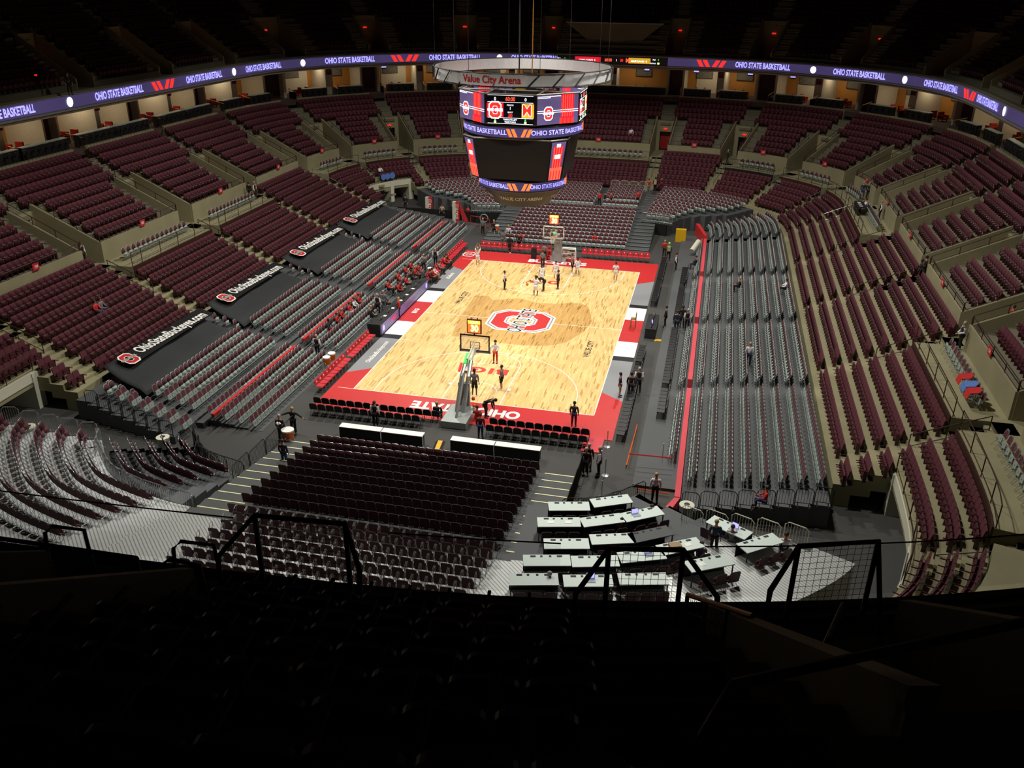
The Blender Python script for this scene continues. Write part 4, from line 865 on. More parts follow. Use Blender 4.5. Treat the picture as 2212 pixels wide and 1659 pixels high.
# section number plaques
for (a,c),no in SECNO.items():
    if no in (102,103,126,127): continue
    m_=(a+c)/2; t=thing('section_sign','small red plaque numbered %d on the rail of the upper rows'%no,'sign',TT(m_,-.22,6.0),rrz(m_),'section number plaques')
    m=MB(); m.box(-.3,-.02,-.24,.3,.02,.24); part('plaque',m,'redpad',t); text('lettering',str(no),.3,'white',t,(0,-.03,0),(1,0,0),(0,0,1),bold=.02,sx=.8)
# ================================================================ RAILINGS, TARPS, TABLES, SMALL THINGS
def rail(label,P,h=1.0,mt='brownrail',name='safety_railing',bars=2,post=1.5,r=.028,grp=None,infill=0):
    t=thing(name,label,'railing',P[0],0,grp); o=Vector(P[0]); P=[Vector(p)-o for p in P]
    for q in range(bars):
        z=h-q*(h*.8/max(1,bars-1)) if bars>1 else h
        part('handrail' if q==0 else 'lower_rail',MB().tube([p+Vector((0,0,z)) for p in P],r if q==0 else r*.8,6),mt,t)
    m=MB(); L=0; npost=0
    for a,b_ in zip(P[:-1],P[1:]):
        d=(b_-a).length; k=max(1,round(d/post)) if d>post*.7 else 1
        for i in range(k):
            p=a+(b_-a)*i/k; L+=d/k
            if L>=post*.9 or npost==0 : part('post',MB().tube([p,p+Vector((0,0,h))],r,5),mt,t); npost+=1; L=0
        if infill:
            k=max(1,int(d/infill))
            for i in range(k): p=a+(b_-a)*(i/k); m.tube([p+Vector((0,0,h*.2)),p+Vector((0,0,h))],r*.45,3)
    part('post',MB().tube([P[-1],P[-1]+Vector((0,0,h))],r,5),mt,t)
    if m.v: part('bars',m,mt,t)
    return t
for a,c in BLK:
    no=SECNO.get((a,c)); m_=(a+c)/2
    if no is None: continue
    rail('low maroon railing on the wall top in front of section %d'%no,rpts(a+1.1,c-1.1,-.05,5.75),.55,'brownrail',post=1.7,grp='low railings on the wall in front of the upper rows')
    if (a,c) in ADA and no not in (127,):
        blk_=no in (112,117); rail('%s railing at the edge of the platform below section %d'%('black' if blk_ else 'brown',no),rpts(a+.7,c-.7,-2.72,4.25),1.05,'black' if blk_ else 'brownrail',post=1.5,bars=3 if blk_ else 2,infill=.25 if blk_ else 0,grp='railings of the wheelchair platforms')
        tag(part('kerb_board',(lambda m:(rslab(m,a+.66,c-.66,-2.86,-2.79,3.5,4.3),m)[1])(MB()),'black' if blk_ else 'brownrail'),'dark kerb board edging the platform below section %d'%no,'board','kerb boards of the platforms')
for c in CALL:
    if abs(c)>98: continue
    a_=[SECNO.get(q,0) for q in BLK if c in q]; nm='%d and %d'%tuple(sorted(a_))
    for s,w in ((-1,'right' if abs(c)<34 else 'near' if c<0 else 'far'),(1,'left' if abs(c)<34 else 'far' if c<0 else 'near')):
        rail('sloping maroon railing on the %s side of the entrance between sections %s'%(w,nm),[TT(c+s*1.12,d,5.75+d*.48) for d in (0,1.7,3.4,5.2)],.6,'brownrail',post=1.7,grp='sloping railings beside the entrances')
    rail('aisle handrail down the lower steps between sections %s'%nm,[TT(c,d,4.25+(d+.6)*.423) for d in (-1.2,-3.0,-4.6)],.85,'brownrail' if abs(c)>45 else 'metal',bars=2,post=1.6,name='aisle_handrail',grp='handrails of the lower aisles')
for a,c,nm in ((26,36,'far left'),(88.5,100,'near left'),(-100,-88.5,'near right')):
    rail('dark red railing above the %s tunnel'%nm,rpts(a,c,-5.4,2.36),1.0,'brownrail',post=1.4)
    w=MB(); d0=-5.5
    rslab(w,a,c,d0,d0+.25,1.75,2.36)
    for q in (a,(a*2+c)/3,c): rslab(w,q-.35,q+.35,d0-.05,d0+3.5,0,2.3)
    struct('wall_tunnel_'+nm.replace(' ','_'),w,'white_wall'); w=MB(); rslab(w,a,c,-2.6,-2.4,0,3.2); struct('wall_tunnel_back_'+nm.replace(' ','_'),w,'concrete')
for i in range(3):
    t=31.6-1.15*i; q=thing('round_sign','round blue sign above the far left tunnel, %s from left'%ordn(i+1),'sign',TT(t,-5.6,3.0),rrz(t)); m=MB()
    m.cyl(0,0,0,.05,.36,n=20); o=part('disc',m,'signblue',q); o.rotation_euler=(PI/2,0,0); text('lettering','XX',.2,'white',q,(0,-.06,0),(1,0,0),(0,0,1)) if 0 else None
# decks under the portable rows
dk=MB()
for s in (-1,1):
    if s<0:
        for i in range(4): x=xL[i]; dk.box(x-.5,-20.9,-.02,x+.38,27,max(.015,zLp[i]))
        dk.box(-14.35,-21.4,-.02,-13.9,27,.36)
        for j in range(8): dk.box(-15.45-.88*j,-21.2-(2.2 if 1 else 0)+.2*j,0,-14.5-.88*j+.06,27.5,.43+.11*j)
    else:
        dk.box(10.7,-21.8,-.02,13.1,27.5,.15)
        for j in range(8): dk.box(13.1+.87*j,-24.0+.1*j,0,14.02+.87*j,25.2,.45+.107*j)
for i in range(11): dk.box(-6.3,19.4+.93*i,0,7.9,20.33+.93*i+(.8 if i==10 else 0),.22+.108*i)
for j in range(8): dk.box(-8.3,30.7+j,0,7.9,31.7+j+(2.0 if j==7 else 0),1.45+.035*j)
for j in range(8): rslab(dk,-43,-29.5,-15.4+.87*j,-14.5+.87*j,0,.45+.107*j)
for s in (1,-1):
    for i in range(11):
        d=-18.4+.9*i; w=(27.2-max(0,(-12-d))*1.2); rslab(dk,*sorted((s*9.3,s*w)),d-.45,d+.5,0,1.2+.07*i)
for i in range(10): dk.box(-8.4,-22.55-.87*i-.6,0,7.9,-22.55-.87*i+.28,.42+.124*i)
dk.box(-8.4,-32.0,0,7.9,-31.2,1.75)
for i in range(5): rslab(dk,101,121.5,-18.05+.82*i,-17.2+.82*i,0,.55+.16*i)
for i,(d0,d1,z) in enumerate(((-17.7,-15.8,1.3),(-15.8,-14.0,1.6),(-14.0,-12.2,1.9))): rslab(dk,-123.6,-102,d0,d1,0,z)
struct('floor',dk,'deck')
al=MB()
for i in range(7): rslab(al,97,123.2,-13.4+.95*i,-12.45+.95*i,0,1.6+.22*i)
for j in range(8): al.box(-9.0,-32.95-.95*j,0,8.2,-32.0-.95*j,1.95+.22*j)
for d0,d1,z in ((-12.2,-10.6,2.2),(-10.6,-8.9,2.45),(-8.9,-7.2,2.7)): rslab(al,-123.6,-100.5,d0,d1,0,z)
am=mat('alum_plank','#bfc2bf',.4,.2,var=.05); nt=am.node_tree; bs=nt.nodes['Principled BSDF']; wv=nt.nodes.new('ShaderNodeTexWave'); wv.inputs['Scale'].default_value=3.2; wv.bands_direction='DIAGONAL'; tc=nt.nodes.new('ShaderNodeTexCoord'); nt.links.new(tc.outputs['Object'],wv.inputs['Vector']); cr=nt.nodes.new('ShaderNodeValToRGB'); cr.color_ramp.elements[0].color=srgb('#8d908d'); cr.color_ramp.elements[0].position=.1; cr.color_ramp.elements[1].color=srgb('#c9cbc8'); cr.color_ramp.elements[1].position=.3; nt.links.new(wv.outputs[0],cr.inputs[0]); nt.links.new(cr.outputs[0],bs.inputs['Base Color'])
struct('floor',al,'alum_plank')
# yellow step edges on the near stairs, aluminium edges on the far stairs
for x0,x1,nm in ((-8.3,-6.4,'left'),(6.2,7.9,'right')):
    t=thing('stair_nosings','pale yellow step edges of the stair %s of the main near block'%nm,'stairs',(0,0,0)); 
    for i in range(11): y=-22.27-.87*i; z=.42+.124*i; part('nosing',MB().box(x0,y-.02,z,x1,y+.05,z+.015),M.get('nose') or mat('nose','#e8e8b0',.5,var=.02),t)
t=thing('stair_nosings','grey metal step edges of the stair right of the far block','stairs',(0,0,0))
for i in range(11): part('nosing',MB().box(6.0,19.36+.93*i,.2+.108*i,7.8,19.46+.93*i,.235+.108*i),'greyframe',t)
for j in range(8): part('nosing',MB().box(6.0,30.66+j,1.44+.035*j,7.8,30.8+j,1.475+.035*j),'metal',t)
t=thing('stair_nosings','grey metal step edges of the stair left of the far block','stairs',(0,0,0))
for i in range(11): part('nosing',MB().box(-8.2,19.36+.93*i,.2+.108*i,-6.3,19.46+.93*i,.235+.108*i),'greyframe',t)
w=MB()
for i in range(11): w.box(-8.3,19.4+.93*i,0,-6.3,20.33+.93*i+(.8 if i==10 else 0),.215+.108*i)
struct('floor',w,'deck')
# red strips
for s,BB in ((-1,LB),(1,RB)):
    for (y0,y1),nm in BB:
        side='left' if s<0 else 'right'
        if s<0: m=MB(); m.box(-13.36,y0-.7,.78,-13.18,y1-.5,.98)
        else: m=MB(); m.box(12.88,y0-(2 if nm=='nearest' else 0),.15,13.16,y1,.98)
        tag(part('padded_strip',m,'red' if s<0 else 'salmon'),'long red padded strip along the %s %s sideline seats'%(nm,side),'padding')
    if s>0: tag(part('padded_strip',MB().prism([(12.5,-24.8),(12.85,-24.8),(13.16,-23.8),(12.9,-23.8)],.15,.95,'z'),'salmon'),'curved near tip of the red strip by the right gate','padding'); tag(part('padded_strip',(lambda m:(m.prism([(12.88,23.6),(13.16,23.6),(12.3,28),(11.9,28)],.15,1.3,'z'),m)[1])(MB()),'red'),'red far tip of the strip under the angled corner block','padding')
# tarps with banners
TP=[((-20.4,-10.3),(-18.9,-8.9),'nearest'),((-8.9,1.1),(-7.2,2.6),'second nearest'),((3.4,12.7),(4.7,15.0),'third nearest'),((14.5,24.3),(16.3,26.4),'farthest')]
for (a0,a1),(b0,b1),nm in TP:
    t=thing('seat_cover','black cloth cover with white lettering over the left seats, %s of four'%nm,'cover',(0,0,0))
    nu,nv=26,9; V=[]; 
    for th in (0,-.03):
        for v in range(nv+1):
            g=v/nv; x=-18.15-3.75*g
            for u in range(nu+1):
                f=u/nu; y=(a0+(a1-a0)*f)*(1-g)+(b0+(b1-b0)*f)*g
                z=1.42+.55*g-.22*math.sin(PI*g)*(1-.5*math.sin(PI*f))+.05*math.sin(13*f+4*g)*math.sin(PI*g)-(.25 if v==0 else 0)+.02*math.sin(31*f+9*g)
                V.append((x+(.12 if v==0 else 0),y,z+th))
    m=MB(); w=nu+1; q=w*(nv+1); F=[]
    for v in range(nv):
        for u in range(nu): i=v*w+u; F+=[(i,i+w,i+w+1,i+1),(q+i,q+i+1,q+i+w+1,q+i+w)]
    for u in range(nu): F+=[(u,u+1,q+u+1,q+u),(nv*w+u,q+nv*w+u,q+nv*w+u+1,nv*w+u+1)]
    for v in range(nv): F+=[(v*w,q+v*w,q+v*w+w,v*w+w),(v*w+nu,v*w+w+nu,q+v*w+w+nu,q+v*w+nu)]
    m.add(V,F); o=part('cloth',m,'tarp',t)
    for p in o.data.polygons: p.use_smooth=True
    L=b1-b0; xd=Vector((0,1,0)); yd=Vector((-.985,.1,.17)).normalized(); c0=Vector((-21.0,b0+L*.56,2.02)); 
    m=MB(); nrm=xd.cross(yd).normalized(); pp=[c0+xd*u*L*.46+yd*v*.62-nrm*.02 for u,v in ((-1,-1),(1,-1),(1,1),(-1,1))]; pp2=[p+nrm*.03 for p in pp]
    m.add([tuple(p) for p in pp+pp2],[(0,1,2,3),(7,6,5,4),(0,4,5,1),(1,5,6,2),(2,6,7,3),(3,7,4,0)]); bn_=part('banner',m,'blackpad',t)
    text('lettering','OhioStateBuckeyes.com',1.12,'white',bn_,tuple(c0+xd*L*.04+nrm*.03),xd,yd,bold=.025,sx=L*.78/11.7*.98)
    buckle(bn_,tuple(c0-xd*L*.43+nrm*.03),tuple(xd),tuple(yd),1.25,.008)
# crowd barriers
def barrier(x,y,z,rz,label,mt='metal',w=1.9,h=1.05,fn=.12,grp=None):
    t=thing('crowd_barrier',label,'barrier',(x,y,z),rz,grp)
    m=MB(); c=.14; m.tube([(-w/2,0,.0),(-w/2,0,h-c),(-w/2+c,0,h),(w/2-c,0,h),(w/2,0,h-c),(w/2,0,0)],.024,6); m.tube([(-w/2,0,.18),(w/2,0,.18)],.018,5); part('frame',m,mt,t)
    m=MB(); n=int(w/fn)
    for i in range(1,n): m.tube([(-w/2+i*w/n,0,.18),(-w/2+i*w/n,0,h)],.009,4)
    part('bars',m,mt,t)
    m=MB(); 
    for s in (-1,1): m.box(s*w*.32-.02,-.2,0,s*w*.32+.02,.2,.03); m.tube([(s*w*.32,0,0),(s*w*.32,0,.18)],.015,4)
    part('feet',m,mt,t); return t
for i in range(4): barrier(2.3+1.05*i,39.4,1.7,0,'white metal barrier on top of the far grey block, %s from left'%ordn(i+1),'white_wall',.98,1.1,.1)
for i in range(6): t_=98.3 ; x,y=ring(97.2,-12.9+.95*i); barrier(x,y,1.6+.22*i,rrz(97.2)+PI/2,'silver barrier at the top edge of the white near left deck, %s from right'%ordn(i+1),'metal',.86,1.1)
for i in range(8): barrier(13.65+.87*i,-24.0+.1*i,.45+.107*i,0,'black barrier at the near end of the right grey rows, %s from left'%ordn(i+1),'black',.8,1.0)
for i in range(7): barrier(-14.9-.9*i,-23.45+.2*i,.43+.11*i,0,'black barrier at the near end of the left grey rows, %s from right'%ordn(i+1),'black',.82,1.0)
for i in range(7): t_=100.5+3.0*i; x,y=ring(t_,-18.2); barrier(x,y,.1,rrz(t_),'black barrier in front of the dark near left corner, %s from left'%ordn(i+1),'black',2.5,1.15)
for i in range(9): t_=101+2.6*i; x,y=ring(t_,-13.5); barrier(x,y,1.25,rrz(t_),'silver barrier between dark and white near left decks, %s from left'%ordn(i+1),'metal',1.8,1.05)
for i in range(4): barrier(-8.5,-21.6-1.7*i,0.1,PI/2,'black barrier left of the near left stair, %s from court'%ordn(i+1),'black',1.6,1.2+.15*i)
for i in range(5): barrier(8.0,-22.0-1.9*i,0.1,PI/2,'black screen barrier right of the near right stair, %s from court'%ordn(i+1),'black',1.8,1.2+.15*i,.06)
for i in range(7): t_=-104.4-2.1*i; x,y=ring(t_,-18.25); barrier(x,y,.3,rrz(t_),'black barrier in front of the press tables, %s from right'%ordn(i+1),'black',1.9,1.15)
for i in range(5): x,y=ring(-100.2,-14.3+1.15*i); barrier(x,y,1.3+.25*i,rrz(-100.2)+PI/2,'white metal barrier right of the press tables, %s from court'%ordn(i+1),'white_wall',1.0,1.1)
for s,nm in ((1,'left'),(-1,'right')):
    for i in range(6): t_=s*(10.3+ (i*1.9)); x,y=ring(t_,-18.95); barrier(x,y,1.2,rrz(t_),'grey barrier at the front edge of the far %s corner block, %s from the stair'%(nm,ordn(i+1)),'greyframe',1.1,.9)
    m=MB(); rslab(m,*sorted((s*9.2,s*21)),-19.1,-18.95,0,1.15,.8); tag(part('black_drape',m,'black'),'black drape hanging below the far %s corner block'%nm,'drape')
m=MB(); m.box(-20.9,27.5,0,-11,27.7,1.1); tag(part('black_drape',m,'black'),'black drape at the far end of the left grey rows','drape')
rail('red metal barrier in the far left corner',[(-11.2,26.2,0),(-9.8,26.0,0),(-8.9,25.2,0)],1.0,'red',post=1.2)
# press tables near right
TB=[(8.3,-27.5,1.3,14,'first row'),(10.1,-26.6,1.3,27,'first row'),(8.15,-29.3,1.6,14,'second row'),(9.95,-28.7,1.6,26,'second row'),(11.6,-27.8,1.6,33,'second row'),(8.8,-31.2,1.9,14,'third row'),(10.6,-30.4,1.9,18,'third row'),(12.1,-29.7,1.9,33,'third row'),(8.3,-32.9,2.2,14,'fourth row'),(10.15,-32.5,2.2,15,'fourth row'),(11.9,-31.7,2.2,23,'fourth row'),(13.35,-30.7,2.2,32,'fourth row'),(8.1,-34.5,2.45,14,'nearest row'),(10.1,-34.1,2.45,14,'nearest row'),(12.1,-33.5,2.45,15,'nearest row'),(14.5,-31.9,2.45,30,'end of nearest row'),(16.5,-29.7,2.2,38,'far right'),(15.3,-28.4,1.9,-30,'behind plaid man')]
press_parts=[(n.strip(),mb.mesh(n.strip(),mt)) for n,(mb,mt) in KIND['near'][3].items()]
def table(x,y,z,rz,label,L=1.86,top='tabletop',dev=True,D=.36):
    t=thing('press_table',label,'table',(x,y,z),rz)
    part('tabletop',MB().box(-L/2,-D,.72,L/2,D,.76),top,t); part('front_drape',MB().box(-L/2+.01,D-.03,.0,L/2-.01,D,.72),'black',t)
    for sx in (-1,1): part('leg',MB().box(sx*(L/2-.06)-.02,-D+.03,0,sx*(L/2-.06)+.02,-D+.07,.72),'black',t)
    if dev:
        for u in (-.55,-.2,.15,.5): part('power_outlet',MB().box(u-.09 if u in(-.55,.5) else u-.05,D-.16,.76,u+.12 if u in(-.55,.5) else u+.04,D-.06,.775),'charcoal',t)
    return t
cnt={}; TP_=[]
for x,y,z,a,rw in TB:
    i=cnt.get(rw,0); cnt[rw]=i+1; dark=(rw,i)==('third row',2); a=R(a)
    table(x,y,z,a,'%s press table, %s, %s from left'%('dark grey' if dark else 'white topped',rw,ordn(i+1)),1.86,'deck' if dark else 'tabletop'); TP_.append((x,y,z,a))
    for j in range(3):
        u=(j-1)*.58; xx=x+math.cos(a)*u+math.sin(a)*.72; yy=y+math.sin(a)*u-math.cos(a)*.72
        if rw=='behind plaid man' and j: continue
        r=bpy.data.objects.new('press_chair',None); C.objects.link(r); r.location=(xx,yy,z); r.rotation_euler=(0,0,a+PI); r['category']='chair'; r['group']='folding chairs behind the press tables'
        r['label']='maroon folding chair at press table %s from left, %s, %s seat'%(ordn(i+1),rw,ordn(j+1))
        for ch in press_parts: o=bpy.data.objects.new(ch[0],ch[1]); C.objects.link(o); o.parent=r
for i,(x0,x1) in enumerate(((-5.9,-3.45),(-3.4,-1.0),(.6,3.05),(3.1,5.6))): table((x0+x1)/2,-20.35,0,PI,'long white table behind the near baseline chairs, %s from left'%ordn(i+1),x1-x0,'white',False,.25)
for q_,u,l in ((10,.3,'open laptop on the fourth row of press tables'),(4,-.3,'open silver laptop on the second row of press tables'),(13,.1,'open laptop with bright blue screen on the nearest press row'),(17,.2,'open laptop in front of the seated grey person')):
    x,y,z,a=TP_[q_]; q=thing('laptop',l,'laptop',(x+math.cos(a)*u,y+math.sin(a)*u,z+.76),a); m=MB(); m.box(-.17,-.14,0,.17,.1,.02); part('keyboard',m,'greyboard',q); m=MB(); m.box(-.17,.1,.02,.17,.115,.24,tilt(.3,0,0)); ld=part('lid',m,'charcoal',q); m=MB(); m.box(-.15,.09,.04,.15,.098,.22,tilt(.3,0,0)); part('screen',m,'ledtext',ld)
for q_,u,l in ((2,-.35,'left sheet of paper on the second press row'),(2,.4,'right sheet of paper on the second press row'),(11,.35,'sheet of paper beside the cardboard box'),(15,-.3,'blue white sheet on the end press table')):
    x,y,z,a=TP_[q_]; tag(part('paper_sheet',MB().box(-.14,-.11,0,.14,.11,.006),'white',None,(x+math.cos(a)*u,y+math.sin(a)*u,z+.762),a),l,'paper')
x,y,z,a=TP_[11]; tag(part('cardboard_box',MB().box(-.24,-.16,0,.24,.16,.12),'wood_chair',None,(x-.2,y-.1,z+.762),.4),'flat brown cardboard box on the fourth press row','box')
# bins, signs, stands
def bin_(x,y,z,l,r=.34): t=thing('rubbish_bin',l,'bin',(x,y,z)); m=MB(); m.lathe([(r*.85,0),(r,.8),(r,.82)],16); part('body',m,'greyframe',t); m=MB(); m.lathe([(r*1.05,.8),(r*1.05,.86),(r*.45,.88)],16); part('lid',m,'white_wall',t); m=MB(); m.cyl(0,0,.885,.89,r*.4,n=12); part('opening',m,'black',t)
bin_(13.5,-24.9,.45,'grey round rubbish bin beside the curved tip of the red strip'); bin_(-14.6,-24.2,0,'grey round rubbish bin at the near end of the left red strip'); bin_(-20.0,-27.4,1.6,'grey rubbish bin behind the left silver barriers'); 
tag(part('padded_block',MB().box(-.5,-.25,0,.5,.25,1.25),'yellow',None,(10.6,25.6,0)),'yellow upright padded block in the far right corner','pad')
tag(part('rolled_banner',MB().tube([(0,0,.6),(.55,1.0,1.3)],[.25,.25],10),'white_wall',None,(11.9,20.4,0)),'rolled pale banner leaning by the far right grey barrier','banner')
for x,y,l in ((-16.3,27.9,'white and red roll up banner, left of the two in the far left corner'),(-12.9,26.6,'white and red roll up banner, right of the two in the far left corner')):
    t=thing('pillar_banner',l,'banner',(x,y,0)); m=MB(); m.box(-.35,-.2,0,.0,.2,2.3); part('white_side',m,'white_wall',t); m=MB(); m.box(.0,-.2,.2,.35,.2,2.3); part('red_side',m,'red',t); buckle(t,(.17,-.21,1.9),(1,0,0),(0,0,1),.4)
    text('lettering','STATE',.4,'white',t,(.17,-.215,1.1),(0,0,1),(-1,0,0),bold=.03)
t=thing('flag','red flag on a pole in the far left corner','flag',(-11.9,26.0,0)); m=MB(); m.tube([(0,0,0),(-.5,0,2.6)],.03,6); part('pole',m,'metal',t); m=MB(); m.prism([(-.48,2.5),(.5,.5),(.1,.3),(-.3,1.2)],-.03,.03); part('cloth',m,'red',t)
for i,(x,y) in enumerate(((8.9,-17.9),(9.2,-21.0),(9.3,-23.2),(12.0,-18.6))):
    t=thing('queue_post','thin metal queue post near the right tunnel, %s from court'%ordn(i+1),'post',(x,y,0)); part('pole',MB().cyl(0,0,0,1.0,.025,n=8),'metal',t); part('base',MB().lathe([(.2,0),(.2,.02),(.04,.06)],14),'metal',t)
for P_,l in ((((10.3,-15.2,.18),(10.2,-20.0,.18)),'thin orange red edge strip along the near right walkway'),(((10.3,-20.0,.9),(12.6,-19.9,.9)),'red belt across the near right walkway'),(((10.9,-22.2,.17),(12.6,-22.3,.17)),'orange strip at the near right gate')):
    tag(part('edge_strip',MB().tube(P_,.04,5),'orange' if 'orange' in l else 'red'),l,'strip')
tag(part('access_ramp',MB().prism([(-.55,-.9),(.55,-.9),(.55,.9),(-.55,.9)],0,.06,'z'),'salmon',None,(8.1,-17.9,0)),'orange edged ramp plate at the near right court corner','ramp')
t=thing('warning_steps','yellow edged short stair behind the near right barrier','stairs',(9.0,-24.6,0)); 
for i in range(4): part('step',MB().box(-1.0,-.3-.3*i,0,1.0,-.3*i,.15+.17*i),'black',t); part('nosing',MB().box(-1.0,-.05-.3*i,.15+.17*i,1.0,-.3*i,.165+.17*i),'yellow',t)
for i,(t_,c_) in enumerate(((-82.4,'redpad'),(-83.4,'ledtext'),(-84.2,'redpad'))):
    x,y=ring(t_,-1.5); mt_='red' if i!=1 else 'signblue'
    m=MB(); m.add([(-.35,-.3,.86),(.35,-.32,.84),(.38,.1,.93),(.1,.3,1.0),(-.3,.25,.98),(-.4,-.4,.5),(.36,-.42,.52)],[(0,1,2,3,4),(0,5,6,1)]); m.add([(-.35,-.3,.82),(.35,-.32,.80),(.38,.1,.89),(.1,.3,.96),(-.3,.25,.94),(-.4,-.4,.46),(.36,-.42,.48)],[(4,3,2,1,0),(1,6,5,0)])
    tag(part('jacket',m,mt_,None,(x,y,4.22),rrz(t_)),['bright red jacket draped over the right platform chairs','blue folded jacket on the right platform chairs','dark red jacket draped over the right platform chairs'][i],'clothing')
# camera platform on the right concourse
x,y=ring(-43,-1.9); t=thing('camera_desk','black control desk with lit papers on the right corner platform','table',(x,y,4.25),rrz(-43)); m=MB(); m.box(-1.4,-.4,.7,1.4,.4,.76); part('tabletop',m,'black',t); m=MB(); m.box(-1.35,-.38,0,1.35,-.33,.7); part('front',m,'black',t)
for u in (-.8,-.1,.7): part('paper',MB().box(u-.16,-.2,.76,u+.16,.1,.775),'white',t)
# upper left video camera
x,y=ring(68,7.4); t=thing('video_camera','black video camera on a tripod with red light, upper left deck','camera',(x,y,15.1),rrz(68)); 
for a in (0,2.1,4.2): part('leg',MB().tube([(.45*math.cos(a),.45*math.sin(a),0),(0,0,1.15)],.025,5),'black',t)
m=MB(); m.box(-.14,-.35,1.15,.14,.3,1.45); part('body',m,'blackpad',t); part('lens',MB().tube([(0,-.35,1.3),(0,-.8,1.27)],[.08,.1],8),'black',t); part('tally_light',MB().box(-.1,.1,1.47,.1,.2,1.57),'exitred',t)
t=thing('wheel_ring','pale ring shaped wheel held behind the far left chairs','wheel',(-9.6,25.6,1.0)); m=MB(); m.tube([(.42*math.cos(2*PI*i/20),0,.42*math.sin(2*PI*i/20)) for i in range(20)],.045,6,True); part('rim',m,'greyboard',t)
x,y=ring(-94.5,-.8); table(x,y,4.25,rrz(-94.5),'small pale table on the near right concourse platform',.9,'tabletop',False)
# dropped programme on a near seat and the spare red seats in the main near block
# ================================================================ PEOPLE
def skinmesh(nodes,edges,root,sub=1):
    me=bpy.data.meshes.new('s'); names=list(nodes); idx={n:i for i,n in enumerate(names)}
    me.from_pydata([nodes[n][0] for n in names],[(idx[a],idx[b_]) for a,b_ in edges],[]); o=bpy.data.objects.new('s',me); C.objects.link(o)
    md=o.modifiers.new('k','SKIN'); md.use_smooth_shade=True; md.branch_smoothing=.6
    if not me.skin_vertices: me.skin_vertices.new()
    sv=me.skin_vertices[0].data
    for n in names:
        r=nodes[n][1]; sv[idx[n]].radius=(r,r) if not isinstance(r,tuple) else r; sv[idx[n]].use_root=(n==root)
    sm=o.modifiers.new('u','SUBSURF'); sm.levels=sub; sm.render_levels=sub
    dg=bpy.context.evaluated_depsgraph_get(); dg.update(); out=bpy.data.meshes.new_from_object(o.evaluated_get(dg)); bpy.data.objects.remove(o); 
    for p in out.polygons: p.use_smooth=True
    return out
# joints in metres, facing -Y; x to the figure's left is +; key points per pose
def pose(name):
    hip=.95; J=dict(pel=(0,0,hip),wst=(0,.01,1.1),cst=(0,.02,1.3),neck=(0,.02,1.48),hd=(0,-.01,1.6),crn=(0,0,1.72))
    for s,k in ((1,'l'),(-1,'r')):
        J['sh'+k]=(s*.19,.02,1.42); J['el'+k]=(s*.25,.04,1.14); J['wr'+k]=(s*.25,-.06,.9); J['hp'+k]=(s*.09,0,.92); J['kn'+k]=(s*.11,-.02,.5); J['an'+k]=(s*.12,.02,.09); J['to'+k]=(s*.14,-.14,.04)
    if name=='walk': J.update(knl=(.1,-.14,.52),anl=(.1,-.18,.12),tol=(.1,-.33,.06),knr=(-.1,.06,.5),anr=(-.1,.28,.14),tor=(-.1,.14,.05),ell=(.25,.14,1.16),wrl=(.25,.1,.92),elr=(-.25,-.06,1.16),wrr=(-.24,-.24,1.0))
    if name=='armsup':
        for s,k in ((1,'l'),(-1,'r')): J['el'+k]=(s*.24,-.1,1.62); J['wr'+k]=(s*.12,-.16,1.9)
    if name=='armswide': J.update(ell=(.45,-.02,1.3),wrl=(.72,-.1,1.2),elr=(-.45,-.02,1.3),wrr=(-.72,-.1,1.2))
    if name=='dribble': J.update(ell=(.44,-.05,1.32),wrl=(.7,-.12,1.15),elr=(-.26,.1,1.2),wrr=(-.3,-.1,1.1),knl=(.16,-.12,.5),knr=(-.15,-.02,.5))
    if name in('hold','lean'): J.update(ell=(.27,-.02,1.16),wrl=(.08,-.26,1.02),elr=(-.27,-.02,1.16),wrr=(-.08,-.26,1.02))
    if name=='bend':
        J.update(wst=(0,-.06,1.08),cst=(0,-.28,1.2),neck=(0,-.45,1.24),hd=(0,-.56,1.2),crn=(0,-.68,1.24),pel=(0,.08,.93),hpl=(.09,.06,.9),hpr=(-.09,.06,.9))
        for s,k in ((1,'l'),(-1,'r')): J['sh'+k]=(s*.18,-.4,1.2); J['el'+k]=(s*.2,-.42,.94); J['wr'+k]=(s*.12,-.48,.72)
    if name in('sit','sitfloor'):
        dz=-.47 if name=='sit' else -.6
        for k in ('pel','wst','cst','neck','hd','crn','shl','shr','ell','elr','wrl','wrr'): p=J[k]; J[k]=(p[0],p[1],p[2]+dz)
        for s,k in ((1,'l'),(-1,'r')):
            J['hp'+k]=(s*.1,-.02,.95+dz+.0); J['kn'+k]=(s*.13,-.44,.53 if name=='sit' else .5); J['an'+k]=(s*.12,-.42 if name=='sit' else -.2,.09); J['to'+k]=(s*.13,-.57 if name=='sit' else -.36,.04)
            J['el'+k]=(s*.26,-.1,1.14+dz); J['wr'+k]=(s*.15,-.34,1.12+dz)
    return J
LEAN=lambda J:J
_pm={}
